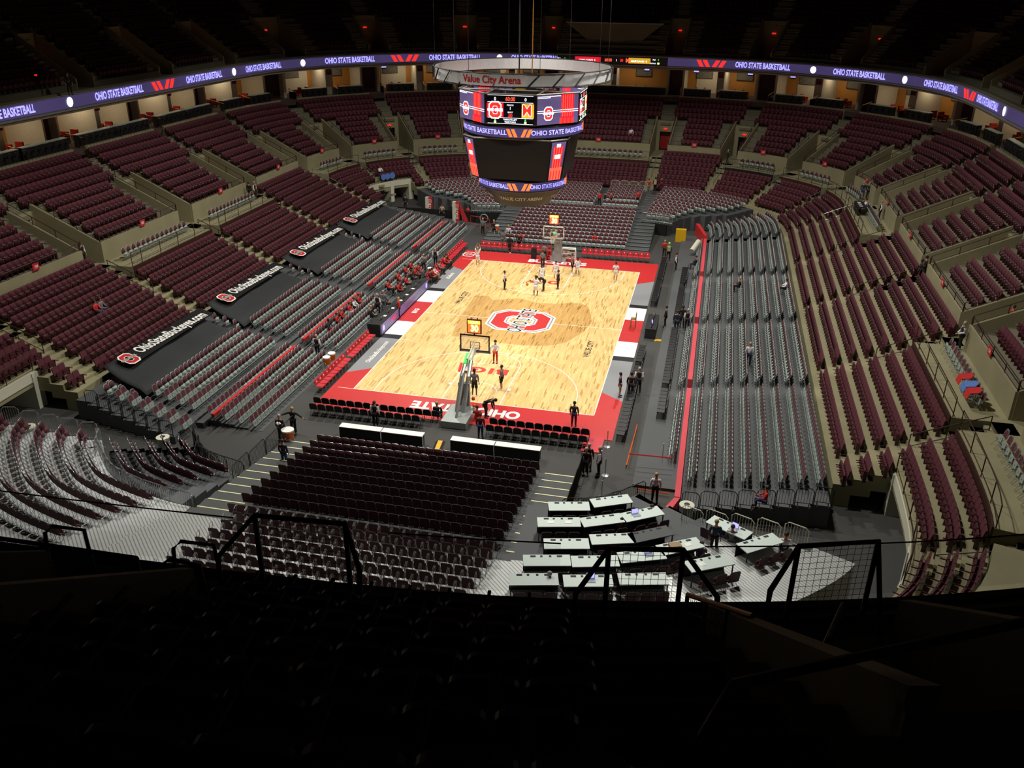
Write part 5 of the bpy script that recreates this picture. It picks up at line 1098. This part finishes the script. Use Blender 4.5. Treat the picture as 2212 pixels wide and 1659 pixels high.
def person_meshes(pz,shorts):
    key=(pz,shorts)
    if key in _pm: return _pm[key]
    J=pose(pz); V=lambda k:Vector(J[k])
    nd=dict(pel=(J['pel'],.12),wst=(J['wst'],.105),cst=(J['cst'],(.15,.11)),neck=(J['neck'],.055),hd=(J['hd'],.082),crn=(J['crn'],.075)); ed=[('pel','wst'),('wst','cst'),('cst','neck'),('neck','hd'),('hd','crn')]
    fwd=Vector((0,-1,0)); h=V('hd'); nd['nose']=(tuple(h+fwd*.105+Vector((0,0,.02))),.014); ed.append(('hd','nose'))
    for s,k in ((1,'l'),(-1,'r')):
        for a,r in (('sh',.058),('el',.042),('wr',.028),('hp',.088),('kn',.058),('an',.04)): nd[a+k]=(J[a+k],r)
        nd['to'+k]=(J['to'+k],.035); ed+=[('cst','sh'+k),('sh'+k,'el'+k),('el'+k,'wr'+k),('pel','hp'+k),('hp'+k,'kn'+k),('kn'+k,'an'+k),('an'+k,'to'+k)]
        d=(V('wr'+k)-V('el'+k)).normalized(); side=d.cross(fwd); side=side.normalized() if side.length>.1 else Vector((1,0,0)); up=side.cross(d)
        nd['pm'+k]=(tuple(V('wr'+k)+d*.08),(.03,.018)); ed.append(('wr'+k,'pm'+k))
        for i,(o_,l) in enumerate(((-.03,.07),(-.01,.085),(.01,.08),(.03,.065))):
            a=Vector(nd['pm'+k][0])+d*.02+side*o_; nd['f%d%s'%(i,k)]=(tuple(a+d*.035),.0095); nd['g%d%s'%(i,k)]=(tuple(a+d*l-up*.02),.008); ed+=[('pm'+k,'f%d%s'%(i,k)),('f%d%s'%(i,k),'g%d%s'%(i,k))]
        a=V('wr'+k)+d*.04-side*s*.045; nd['th'+k]=(tuple(a+d*.02-up*.01),.010); ed.append(('pm'+k,'th'+k))
    body=skinmesh(nd,ed,'pel')
    g=lambda k,f=1:(nd[k][0],(nd[k][1][0]*f,nd[k][1][1]*f) if isinstance(nd[k][1],tuple) else nd[k][1]*f)
    sn={'pel':(tuple(V('pel')+Vector((0,0,.02))),.14),'wst':(J['wst'],.13),'cst':(J['cst'],(.175,.135)),'nk':(tuple(V('cst').lerp(V('neck'),.75)),.09)}; se=[('pel','wst'),('wst','cst'),('cst','nk')]
    for k in 'lr':
        sn['sh'+k]=(J['sh'+k],.075); sn['el'+k]=(tuple(V('sh'+k).lerp(V('el'+k),.95)),.058); se+=[('cst','sh'+k),('sh'+k,'el'+k)]
        if not shorts: sn['wr'+k]=(tuple(V('el'+k).lerp(V('wr'+k),.88)),.042); se.append(('el'+k,'wr'+k))
    shirt=skinmesh(sn,se,'pel')
    tn={'pel':(J['pel'],.135)}; te=[]
    for k in 'lr':
        tn['hp'+k]=(J['hp'+k],.105); tn['kn'+k]=(J['kn'+k],.078 if not shorts else .1); te+=[('pel','hp'+k),('hp'+k,'kn'+k)]
        if not shorts: tn['an'+k]=(tuple(V('kn'+k).lerp(V('an'+k),.95)),.06); te.append(('kn'+k,'an'+k))
    tr_=skinmesh(tn,te,'pel')
    sh=MB()
    for k in 'lr': sh.tube([V('an'+k)+Vector((0,.05,-.05)),V('an'+k)+Vector((0,-.02,-.035)),V('to'+k)+Vector((0,-.02,.0))],[.045,.055,.04],8)
    hr=MB(); c=V('hd').lerp(V('crn'),.55); q=(V('crn')-V('hd')).normalized()
    prof=[]; n=8
    hr.ball(c.x,c.y+.025,c.z+.025,.105,12,1.1)
    ey=MB()
    for s in (-1,1): ey.ball(h.x+s*.032,h.y-.078,h.z+.035,.011,6)
    hp=hr.mesh('hair',['hair_blk']); 
    for p in hp.polygons: p.use_smooth=True
    _pm[key]=(body,shirt,tr_,sh.mesh('shoe',['rubber']),hp,ey.mesh('eyes',['black'])); return _pm[key]
def setm(o,m):
    if not o.data.materials: o.data.materials.append(None)
    o.material_slots[0].link='OBJECT'; o.material_slots[0].material=M[m]
PEOPLE=[
(-6.8, 12.71, 0.0, 'armsup', 180, 'wht', 'wht', 'bld', 'player in white with both arms raised at the far left court corner'),
(-2.89, 6.81, 0.0, 'stand', 90, 'wht', 'blk', 'blk', 'person in white shirt and black trousers standing alone left of the far key'),
(-0.03, 5.75, 0.0, 'dribble', 180, 'wht', 'wht', 'blk', 'player in white reaching an arm out to an orange basketball'),
(-0.22, 9.26, 0.0, 'stand', 0, 'wht', 'wht', 'blk', 'player in white standing behind the bending coach'),
(0.33, 7.28, 0.0, 'bend', 270, 'blk', 'blk', 'blk', 'coach in black bending forward in the far key'),
(1.4, 8.05, 0.0, 'stand', 270, 'blk', 'blk', 'brn', 'man in a dark suit standing at the right edge of the far key'),
(0.77, 10.43, 0.0, 'stand', 0, 'wht', 'wht', 'brn', 'player in white standing under the far basket behind the suited man'),
(-0.96, 13.38, 0.0, 'stand', 180, 'gry', 'blk', 'brn', 'person in grey shirt standing just inside the far baseline'),
(-1.26, 15.78, 0.0, 'stand', 180, 'gry', 'blk', 'blk', 'person in grey shirt standing on the red apron under the far basket'),
(1.84, 12.72, 0.0, 'stand', 90, 'gry', 'blk', 'brn', 'player in grey shirt and black shorts right of the far basket'),
(2.41, 12.05, 0.0, 'walk', 200, 'wht', 'wht', 'blk', 'player in white walking right of the far basket'),
(5.81, 11.48, 0.0, 'stand', 180, 'wht', 'wht', 'brn', 'player in white seen from behind near the far right corner arc'),
(-4.94, 17.43, 0.0, 'walk', 0, 'blk', 'blk', 'blk', 'person in black with white shoes on the far apron beside the red chairs'),
(-4.26, 18.41, 0.0, 'stand', 0, 'blk', 'blk', 'blk', 'person in black standing by the far red chairs'),
(-6.02, 19.08, 0.0, 'stand', 0, 'gry', 'gry', 'blk', 'person in grey standing among the far left red chairs'),
(-5.78, 20.43, 0.2, 'stand', 0, 'wht', 'blk', 'bld', 'person in a pale shirt standing behind the far left red chairs'),
(-4.4, 20.29, 0.2, 'sit', 0, 'red', 'blu', 'brn', 'person in red shirt and jeans seated left of the far basket'),
(2.49, 20.45, 0.2, 'sit', 0, 'red', 'blk', 'brn', 'person in red hoodie seated in the first grey row right of far basket'),
(-0.93, 16.32, 0.0, 'sitfloor', 0, 'red', 'red', 'brn', 'person in red crouching beside the ball rack'),
(0.06, -8.22, 0.0, 'hold', 0, 'wht', 'red', 'blk', 'player in pale shirt and red trousers holding a ball at the near free throw line'),
(0.04, -13.48, 0.0, 'stand', 180, 'gry', 'blk', 'blk', 'player in grey shirt and black shorts seen from behind in the near key'),
(1.44, -12.16, 0.0, 'stand', 270, 'gry', 'blk', 'brn', 'player in grey shirt and black shorts facing left in the near key'),
(1.46, -16.11, 0.0, 'bend', 90, 'blk', 'blk', 'blk', 'person in black bending over beside the near basket base'),
(1.11, -16.81, 0.0, 'sitfloor', 180, 'red', 'red', 'brn', 'person in red shirt crouching right of the near basket base'),
(6.7, -16.01, 0.0, 'stand', 180, 'nvy', 'nvy', 'blk', 'man in a navy suit standing behind the near right baseline'),
(1.82, -18.73, 0.0, 'stand', 180, 'mar', 'blu', 'brn', 'person in maroon and gold hoodie with jeans behind the near basket'),
(-4.44, -18.79, 0.0, 'stand', 180, 'vst', 'blk', 'brn', 'usher in black vest standing among the black baseline chairs'),
(-1.44, -17.1, 0.1, 'sit', 180, 'blk', 'blk', 'bld', 'person in black seated at the inner end of the black baseline chairs'),
(8.83, -11.35, 0.0, 'stand', 90, 'prp', 'kha', 'blk', 'person in purple top and tan trousers at the near right apron'),
(9.48, -11.25, 0.0, 'stand', 180, 'blk', 'blk', 'blk', 'person in dark jacket beside the purple topped person'),
(9.89, -10.39, 0.0, 'stand', 180, 'vst', 'blk', 'gry', 'grey haired usher in black vest right of the black sideline chairs'),
(-9.16, -1.66, 0.0, 'stand', 300, 'red', 'blk', 'bld', 'blond woman in red shirt standing beside the scorers table'),
(-13.02, -6.6, 0.2, 'sit', 90, 'nvy', 'red', 'blk', 'fan in navy shirt at the near end of the seated row of red shirts'),
(-13.04, -5.42, 0.25, 'sit', 90, 'red', 'blk', 'brn', 'fan in red sitting next to the navy shirted fan'),
(-12.97, -4.39, 0.2, 'sit', 90, 'red', 'blk', 'bld', 'fan in red, third along the seated row'),
(-13.0, -3.09, 0.2, 'sit', 90, 'red', 'wht', 'brn', 'fan in red with white trousers in the seated row'),
(-12.95, -2.04, 0.2, 'sit', 90, 'wht', 'blk', 'brn', 'fan in white amid the red shirted seated row'),
(-12.97, -0.98, 0.2, 'sit', 90, 'red', 'blk', 'brn', 'fan in red at the far end of the nearer seated row'),
(-11.84, -10.42, 0.1, 'stand', 180, 'vst', 'blk', 'bld', 'usher in dark vest standing among the left grey rows behind red bench'),
(-10.85, -1.65, 0.1, 'stand', 180, 'vst', 'blk', 'gry', 'usher in dark vest standing behind the scorers table'),
(-10.69, -0.76, 0.1, 'stand', 180, 'gry', 'gry', 'gry', 'person in grey standing right of the dark vested usher behind scorers table'),
(-11.0, 2.16, 0.1, 'sit', 90, 'red', 'blk', 'brn', 'red shirted person behind scorers table, beside pink shirted person'),
(-11.6, 3.05, 0.1, 'sit', 90, 'red', 'blk', 'brn', 'red shirted person seated in the second row behind the scorers table'),
(-11.03, 3.44, 0.1, 'sit', 90, 'mar', 'blk', 'brn', 'person in maroon shirt seated at the scorers table'),
(-11.02, 4.89, 0.1, 'sit', 90, 'red', 'blk', 'blk', 'person in bright red leaning on the scorers table'),
(-11.04, 6.14, 0.1, 'sit', 90, 'blk', 'blk', 'blk', 'person in black seated at the scorers table with laptop'),
(-11.07, 7.29, 0.1, 'sit', 90, 'red', 'blk', 'bld', 'person in red near the far end of the scorers table'),
(-11.96, 5.59, 0.2, 'sit', 90, 'red', 'blk', 'brn', 'red shirted band member in the block behind the scorers table'),
(-11.97, 7.14, 0.2, 'sit', 90, 'red', 'blk', 'brn', 'red shirted band member, second of the block behind scorers table'),
(-11.94, 8.48, 0.2, 'sit', 90, 'red', 'blk', 'bld', 'red shirted band member, third of the block behind scorers table'),
(-11.19, 8.4, 0.2, 'sit', 90, 'red', 'gry', 'brn', 'red shirted band member with grey trousers by the aisle'),
(-10.79, 9.37, 0.1, 'stand', 180, 'gry', 'blk', 'bld', 'person in grey cardigan standing at the aisle above the team bench'),
(-10.34, 11.31, 0.1, 'stand', 180, 'vst', 'blk', 'gry', 'usher in vest with white sleeves standing above the team bench'),
(-9.47, 6.86, 0.0, 'sit', 90, 'mar', 'blk', 'brn', 'person in maroon seated on the team bench near the table'),
(-9.32, 7.67, 0.0, 'sit', 90, 'red', 'mar', 'brn', 'person in red seated on the team bench next to the white shirt'),
(-8.93, 8.16, 0.0, 'sit', 90, 'wht', 'kha', 'brn', 'person in white shirt and tan trousers seated on the team bench'),
(-9.04, 9.61, 0.0, 'sit', 90, 'gry', 'blk', 'brn', 'person in grey seated on the team bench beyond the white shirt'),
(-9.04, 10.85, 0.0, 'sit', 90, 'red', 'blk', 'brn', 'person in red seated toward the far end of the team bench'),
(-8.87, 11.88, 0.0, 'sit', 90, 'blk', 'blk', 'brn', 'man in dark suit holding papers at the far end of the team bench'),
(-11.15, -0.17, 0.0, 'sit', 90, 'blk', 'blk', 'brn', 'commentator in black at the near half of the scorers table'),
(-10.82, -2.8, 0.0, 'sit', 90, 'blk', 'blk', 'bld', 'commentator in dark clothes at the near end of the scorers table'),
(9.4, 19.64, 0.0, 'stand', 180, 'red', 'blk', 'bld', 'person in red beside the person with the green cap'),
(9.85, 18.7, 0.0, 'stand', 180, 'grn', 'blk', 'grn', 'person in green cap and green jacket with backpack by far right aisle'),
(10.71, 15.59, 0.0, 'stand', 90, 'vst', 'blk', 'brn', 'usher in vest standing at the far right sideline aisle'),
(11.39, 16.41, 0.15, 'sit', 270, 'blk', 'nvy', 'brn', 'person in black with yellow shoes seated at far end of sideline chairs'),
(10.75, 1.43, 0.0, 'stand', 270, 'blk', 'blk', 'blk', 'man in black with lanyard standing beside the camera table'),
(11.62, 0.58, 0.0, 'stand', 180, 'nvy', 'nvy', 'brn', 'man in a blue suit standing in the right sideline aisle'),
(11.98, 1.25, 0.15, 'stand', 180, 'blk', 'blk', 'blk', 'person in black behind the man in the blue suit'),
(12.37, 0.77, 0.15, 'stand', 180, 'vst', 'blk', 'gry', 'grey haired usher seen from behind by the red strip'),
(16.59, -6.35, 0.75, 'stand', 180, 'wht', 'nvy', 'bld', 'woman in white sweater walking along a right grey row'),
(16.58, 8.88, 0.75, 'sit', 270, 'blk', 'blk', 'bld', 'person in black leaning back in the far right grey rows'),
(19.41, 8.04, 1.2, 'sit', 270, 'wht', 'blk', 'brn', 'person in white shirt seated at the top right grey row'),
(28.08, 3.68, 4.25, 'stand', 270, 'blk', 'blk', 'blk', 'person in black leaning on the rail of the right concourse opening'),
(28.55, 4.46, 4.25, 'stand', 90, 'blk', 'blk', 'blk', 'second person in black standing behind the leaning one at right'),
(28.1, -9.03, 4.25, 'lean', 270, 'vst', 'blk', 'gry', 'usher in vest leaning against the right concourse wall'),
(30.79, -7.86, 5.6, 'sit', 270, 'red', 'blu', 'brn', 'person in red and jeans reclining in the seats at the right edge'),
(17.07, -23.87, 1.0, 'sit', 270, 'red', 'blu', 'brn', 'person in red hoodie seated at the near end of the right grey rows'),
(11.92, -23.04, 0.0, 'stand', 180, 'wht', 'blk', 'bld', 'person in white shirt standing at the near gate of the right aisle'),
(10.78, -28.39, 1.2, 'sit', 180, 'gry', 'blk', 'blk', 'person in grey shirt with laptop at the second press table row'),
(11.98, -27.07, 1.2, 'sit', 180, 'blk', 'blu', 'brn', 'person in black jacket and jeans leaning on the second press row'),
(14.73, -29.22, 1.8, 'stand', 0, 'pld', 'blk', 'bld', 'man in blue plaid shirt standing among the press tables'),
(15.43, -28.71, 1.8, 'sit', 180, 'gry', 'gry', 'brn', 'person in grey seated facing the plaid shirted man'),
(14.19, -30.23, 1.8, 'sit', 180, 'prp', 'blk', 'brn', 'man in purple checked shirt seated at a press table with boxes'),
(17.53, -29.15, 2.0, 'sit', 180, 'wht', 'blu', 'brn', 'woman with long hair in white leaning over the last press table'),
(8.65, -34.16, 2.2, 'sit', 180, 'blk', 'blk', 'gry', 'person in dark clothes at the nearest press table with laptop'),
(8.18, -21.27, 0.0, 'stand', 0, 'blk', 'blk', 'gry', 'man in black, left of the trio by the near right tunnel'),
(8.26, -20.81, 0.0, 'stand', 180, 'blk', 'blk', 'gry', 'man in black jacket at the back of the trio by near right tunnel'),
(8.87, -21.14, 0.0, 'stand', 270, 'vst', 'blk', 'gry', 'usher with white sleeves, right of the trio by near right tunnel'),
(-7.16, -24.74, 0.35, 'stand', 180, 'nvy', 'blu', 'brn', 'man in navy shirt with red lettering and jeans on the near left stair'),
(-8.91, -21.68, 0.0, 'stand', 180, 'blk', 'blk', 'gry', 'person in black with white patterned scarf beside the orange cooler'),
(-8.6, -20.75, 0.0, 'armswide', 0, 'blk', 'blk', 'bld', 'person in black with arms spread holding the barrier'),
(-26.48, -13.34, 2.75, 'sit', 45, 'red', 'blu', 'brn', 'person in red shirt sitting among the left maroon seats'),
(-26.49, -12.88, 2.75, 'sit', 45, 'gry', 'blu', 'brn', 'person in grey seated beside the red shirt in left maroon seats'),
(-31.11, -7.63, 4.25, 'stand', 90, 'vst', 'blk', 'brn', 'usher in vest at the left concourse opening near sign 104'),
(-29.65, 14.36, 4.25, 'stand', 180, 'blk', 'blk', 'blk', 'person in black standing at the left concourse opening'),
(-29.23, 14.67, 4.25, 'stand', 90, 'vst', 'blk', 'bld', 'usher in vest beside the person in black on the left concourse'),
(-30.38, 28.24, 4.25, 'stand', 90, 'vst', 'blk', 'gry', 'white haired usher in vest at the left concourse corner'),
(-24.02, 34.16, 2.45, 'sit', 60, 'wht', 'blk', 'brn', 'person in white shirt seated above the round blue signs'),
(-19.9, 30.41, 0.0, 'stand', 0, 'blk', 'blk', 'blk', 'person in black standing at the far left tunnel mouth'),
(1.51, 31.99, 1.45, 'stand', 0, 'red', 'blk', 'brn', 'person in red, left of the three in the far grey stand'),
(2.11, 31.94, 1.45, 'stand', 90, 'blk', 'blk', 'brn', 'person in black suit between two red shirts in the far stand'),
(2.74, 32.11, 1.5, 'stand', 270, 'red', 'blk', 'brn', 'person in red, right of the three in the far grey stand'),
(5.49, 33.29, 1.5, 'stand', 0, 'red', 'blk', 'brn', 'person in red standing by the far stand aisle'),
(6.09, 39.65, 1.45, 'stand', 180, 'red', 'gry', 'brn', 'person in red top and grey trousers on the far aisle stairs'),
(6.93, 37.83, 2.0, 'stand', 180, 'blk', 'blk', 'blk', 'person in black with backpack on the far aisle stairs'),
(7.59, 38.5, 2.05, 'stand', 180, 'mar', 'mar', 'brn', 'person in maroon standing in the first far right grey seats'),
(14.52, 44.95, 4.25, 'stand', 270, 'blk', 'blk', 'gry', 'man in black suit at the far right concourse wall'),
(25.5, 37.77, 4.25, 'stand', 0, 'vst', 'blk', 'brn', 'usher in vest, left of the pair below sign 118'),
(26.3, 38.72, 4.25, 'stand', 0, 'vst', 'blk', 'bld', 'usher in vest, right of the pair below sign 118'),
(27.55, 30.16, 4.25, 'stand', 0, 'nvy', 'blu', 'gry', 'man in navy top and jeans with arms folded on the right concourse'),
(28.03, 29.88, 4.25, 'stand', 0, 'nvy', 'blk', 'bld', 'man in navy top and black trousers beside the jeans wearer'),
(27.74, 24.45, 4.25, 'sit', 270, 'wht', 'blk', 'brn', 'person in white shirt at the camera platform table'),
(28.02, 22.07, 4.25, 'stand', 270, 'vst', 'blk', 'bld', 'blond person in vest behind the camera platform table'),
(2.84, 48.87, 5.6, 'stand', 0, 'wht', 'mar', 'blk', 'person in white jersey standing in front of the far centre seats'),
(5.75, 55.12, 7.6, 'stand', 0, 'red', 'blk', 'blk', 'person in red standing on the stairs above the far entrance'),
(-11.92, 27.72, 0.0, 'stand', 0, 'red', 'blk', 'brn', 'person in red jacket at the red barrier by far left corner'),
(-8.98, 22.78, 0.0, 'stand', 0, 'gry', 'blk', 'bld', 'person in grey and black by the wheel behind the far left chairs'),
(-7.73, 22.4, 0.0, 'stand', 0, 'blk', 'blk', 'bld', 'person in dark clothes beside the far orange cooler'),
(-13.72, 28.04, 0.0, 'stand', 0, 'blk', 'blk', 'blk', 'person in black uniform left of the red jacket in the far corner'),
(-14.76, 27.56, 0.0, 'stand', 0, 'kha', 'blk', 'brn', 'person in tan beside the red flag in the far left corner'),
(-35.51, -0.14, 15.2, 'stand', 60, 'blk', 'blk', 'blk', 'camera operator in black on the upper left deck'),
]
SHORTS={'player','coach'}
for i,(x,y,z,pz,f,sc,pc,hc,lab) in enumerate(PEOPLE):
    shorts=lab.startswith('player') and 'trousers' not in lab
    rz=R(f)
    if pz=='sit':
        dd=np.hypot(CHAIRPOS[:,0]-x,CHAIRPOS[:,1]-y)+np.abs(CHAIRPOS[:,2]-z)*.6; j=int(dd.argmin())
        if dd[j]<1.6 and 'press' not in lab: cx,cy,z,rz=[float(v) for v in CHAIRPOS[j]]; x,y=cx,cy; CHAIRPOS[j]=(999,999,0,0); x+=math.sin(rz)*.05; y-=math.cos(rz)*.05
    B,S,T,SHO,H,E=person_meshes('hold' if pz=='lean' else pz,shorts)
    g=thing('person',lab,'person',(x,y,z),rz); sc_=random.uniform(.96,1.06) if shorts else random.uniform(.92,1.0); g.scale=(sc_,)*3
    o=obj('body',B,g); setm(o,'skin_dark' if (i%5==2 and hc=='blk') or (shorts and hc=='blk') else 'skin')
    o=obj('shirt',S,g); setm(o,'cloth_'+sc)
    o=obj('shorts' if shorts else 'trousers',T,g); setm(o,'cloth_'+pc)
    o=obj('shoes',SHO,g); setm(o,'white' if shorts or 'white shoes' in lab else 'rubber')
    o=obj('hair',H,g); setm(o,'hair_'+hc)
    obj('eyes',E,g)
    if sc=='vst':
        m=MB(); m.box(-.245,-.02,1.2,-.2,.06,1.36) ; J=pose(pz if pz!='lean' else 'hold')
        m=MB()
        for k in 'lr': m.tube([Vector(J['sh'+k]),Vector(J['el'+k]),Vector(J['el'+k]).lerp(Vector(J['wr'+k]),.9)],[.08,.065,.048],8)
        part('shirt_sleeves',m,'cloth_wht',g)
    if 'backpack' in lab: m=MB(); m.box(-.15,.14,1.0,.15,.32,1.42); part('backpack',m,'cloth_kha',g)
    if 'scarf' in lab: m=MB(); m.tube([(-.1,.16,1.3),(0,.18,1.2),(.12,.16,1.3)],.08,8); part('scarf',m,'white',g)
    if 'red lettering' in lab: text('lettering','OHIO STATE',.1,'salmon',g,(0,.185,1.3),(-1,0,0),(0,0,1),bold=.02)
# ================================================================ FOREGROUND UPPER DECK EDGE
def loop(label,P,r=.04,mt='black',mesh=None,posts=True):
    t=thing('guard_rail',label,'railing',P[0]); o=Vector(P[0]); Q=[Vector(p)-o for p in P]; part('frame',MB().tube(Q,r,8),mt,t)
    if mesh:
        a,b_=Q[mesh[0]],Q[mesh[1]]; h=mesh[2]; m=MB(); n=int((b_-a).length/.1)
        for i in range(n+1): p=a+(b_-a)*i/n; m.tube([p,p-Vector((0,0,h))],.004,3)
        for j in range(int(h/.1)+1): m.tube([a-Vector((0,0,j*.1)),b_-Vector((0,0,j*.1))],.004,3)
        part('wire_mesh',m,mt,t); part('mid_rail',MB().tube([a-Vector((0,0,h)),b_-Vector((0,0,h))],r*.8,6),mt,t)
        for p in (a,b_): part('post',MB().tube([p,p-Vector((0,0,h+.15))],r,6),mt,t)
    return t
def RP(t,d,z): return ring(t,d)+(z,)
loop('black guard rail with wire mesh above the near armed chairs',[RP(-124.9,7.5,15.1),RP(-124.9,7.3,16.35),RP(-124.6,6.75,16.7),RP(-123.4,6.75,16.7),RP(-123.1,7.3,16.35),RP(-123.1,7.5,15.1)],mesh=(2,3,1.3))
loop('black guard rail with wire mesh above the press tables',[RP(-120.75,7.6,15.1),RP(-120.75,7.5,16.35),RP(-120.4,6.95,16.7),RP(-119.6,6.95,16.7),RP(-119.3,7.5,16.35),RP(-119.3,7.6,15.1)],mesh=(2,3,1.4))
loop('black guard rail with wire mesh, right of the stair opening',[RP(-118.8,7.6,15.1),RP(-118.7,7.3,16.3),RP(-118.3,6.8,16.65),RP(-117.4,6.8,16.7),RP(-117.2,7.0,15.1)],mesh=(2,3,1.3))
loop('black sloping guard rail beside the gold handrail',[RP(-118.75,9.2,15.2),RP(-118.75,9.1,16.5),RP(-118.5,8.6,16.6),RP(-118.0,7.6,16.3),RP(-118.0,7.4,15.1)])
loop('gold topped handrail sloping along the stair opening',[RP(-119.55,7.2,16.15),RP(-119.25,8.7,17.05)],.035,'goldrail')
t=thing('stair_opening_rail','black mesh rail under the gold handrail','railing',RP(-119.5,7.2,15.2)); o=Vector(RP(-119.5,7.2,15.2))
for f in (0,.33,.66,1): a=Vector(RP(-119.55+.3*f,7.2+1.5*f,15.2+.9*f)); part('post',MB().tube([a-o,a-o+Vector((0,0,.92))],.03,5),'black',t)
part('lower_bar',MB().tube([Vector(RP(-119.55,7.2,15.85))-o,Vector(RP(-119.25,8.7,16.75))-o],.02,5),'charcoal',t)
m=MB()
for i in range(30):
    f=i/30; a=Vector(RP(-119.55+.3*f,7.2+1.5*f,15.25+.9*f))-o; m.tube([a,a+Vector((0,0,.85))],.004,3)
part('wire_mesh',m,'black',t)
loop('long black handrail crossing the lower right corner',[RP(-120.3,12.6,18.0),RP(-120.3,12.3,18.95),RP(-120.1,11.9,19.1),RP(-118.3,11.3,19.2),RP(-116.5,11.2,19.2)],.04)
loop('lower bar of the long black handrail at lower right',[RP(-120.3,12.4,18.4),RP(-118.3,11.5,18.6),RP(-116.5,11.4,18.6)],.03)
for i,(t0,t1) in enumerate(((-132,-128.9),(-128.8,-125.9),(-125.8,-125.0))): loop('black handrail of the lower left deck opening, %s from left'%ordn(i+1),[RP(t0,7.6,15.1),RP(t0,7.4,16.1),RP(t0+.2,7.3,16.2),RP(t1-.2,7.3,16.15),RP(t1,7.5,15.1)],.035,mesh=(2,3,.85) if i==1 else None)
for i,t_ in enumerate((-129.6,-127.6,-125.6)): loop('small black hoop rail on the left deck edge, %s from left'%ordn(i+1),[RP(t_-.25,6.9,15.2),RP(t_-.25,6.8,16.0),RP(t_-.15,6.75,16.1),RP(t_+.35,6.75,16.1),RP(t_+.4,6.8,15.2)],.03)
w=MB()
w.box(-128.2,7.25,15.1,-124.8,7.4,15.5,TT); w.box(-119.75,7.2,15.1,-119.6,10.5,15.45,lambda t,d,z:TT(t,d,z+max(0,d-7.2)*.6)); struct('trim_4',w,'concrete')
w=MB()
for k in range(1,12): w.box(-120.75,dD(k)-.42,zD(k)-.6,-119.7,dD(k)-.1,zD(k)+.0,TT); w.box(-120.75,dD(k)-.7,zD(k)-.7,-119.7,dD(k)-.42,zD(k)-.28,TT)
struct('trim_5',w,'deck')
w=MB(); rslab(w,-140,-100,6.3,6.45,15.0,15.3,.8); struct('wall_parapet',w,'black')
# glass screen along the deck front
for i,(t0,t1) in enumerate(((-138,-125.2),(-123,-120.9),(-119.2,-110))):
    g=thing('glass_screen','clear glass screen with thin dark top rail, %s part from the left'%ordn(i+1),'glass screen',RP(t0,6.2,15.2)); o=Vector(RP(t0,6.2,15.2)); ts=span(t0,t1,.8); n=len(ts)
    m=MB(); m.add([tuple(Vector(RP(t,6.2,z))-o) for z in (15.3,16.2) for t in ts],[(j,j+1,j+1+n,j+n) for j in range(n-1)]); part('pane',m,'glass',g)
    part('top_rail',MB().tube([Vector(RP(t,6.2,16.22))-o for t in ts],.012,5),'charcoal',g)
# white lit papers seen through the opening at lower left
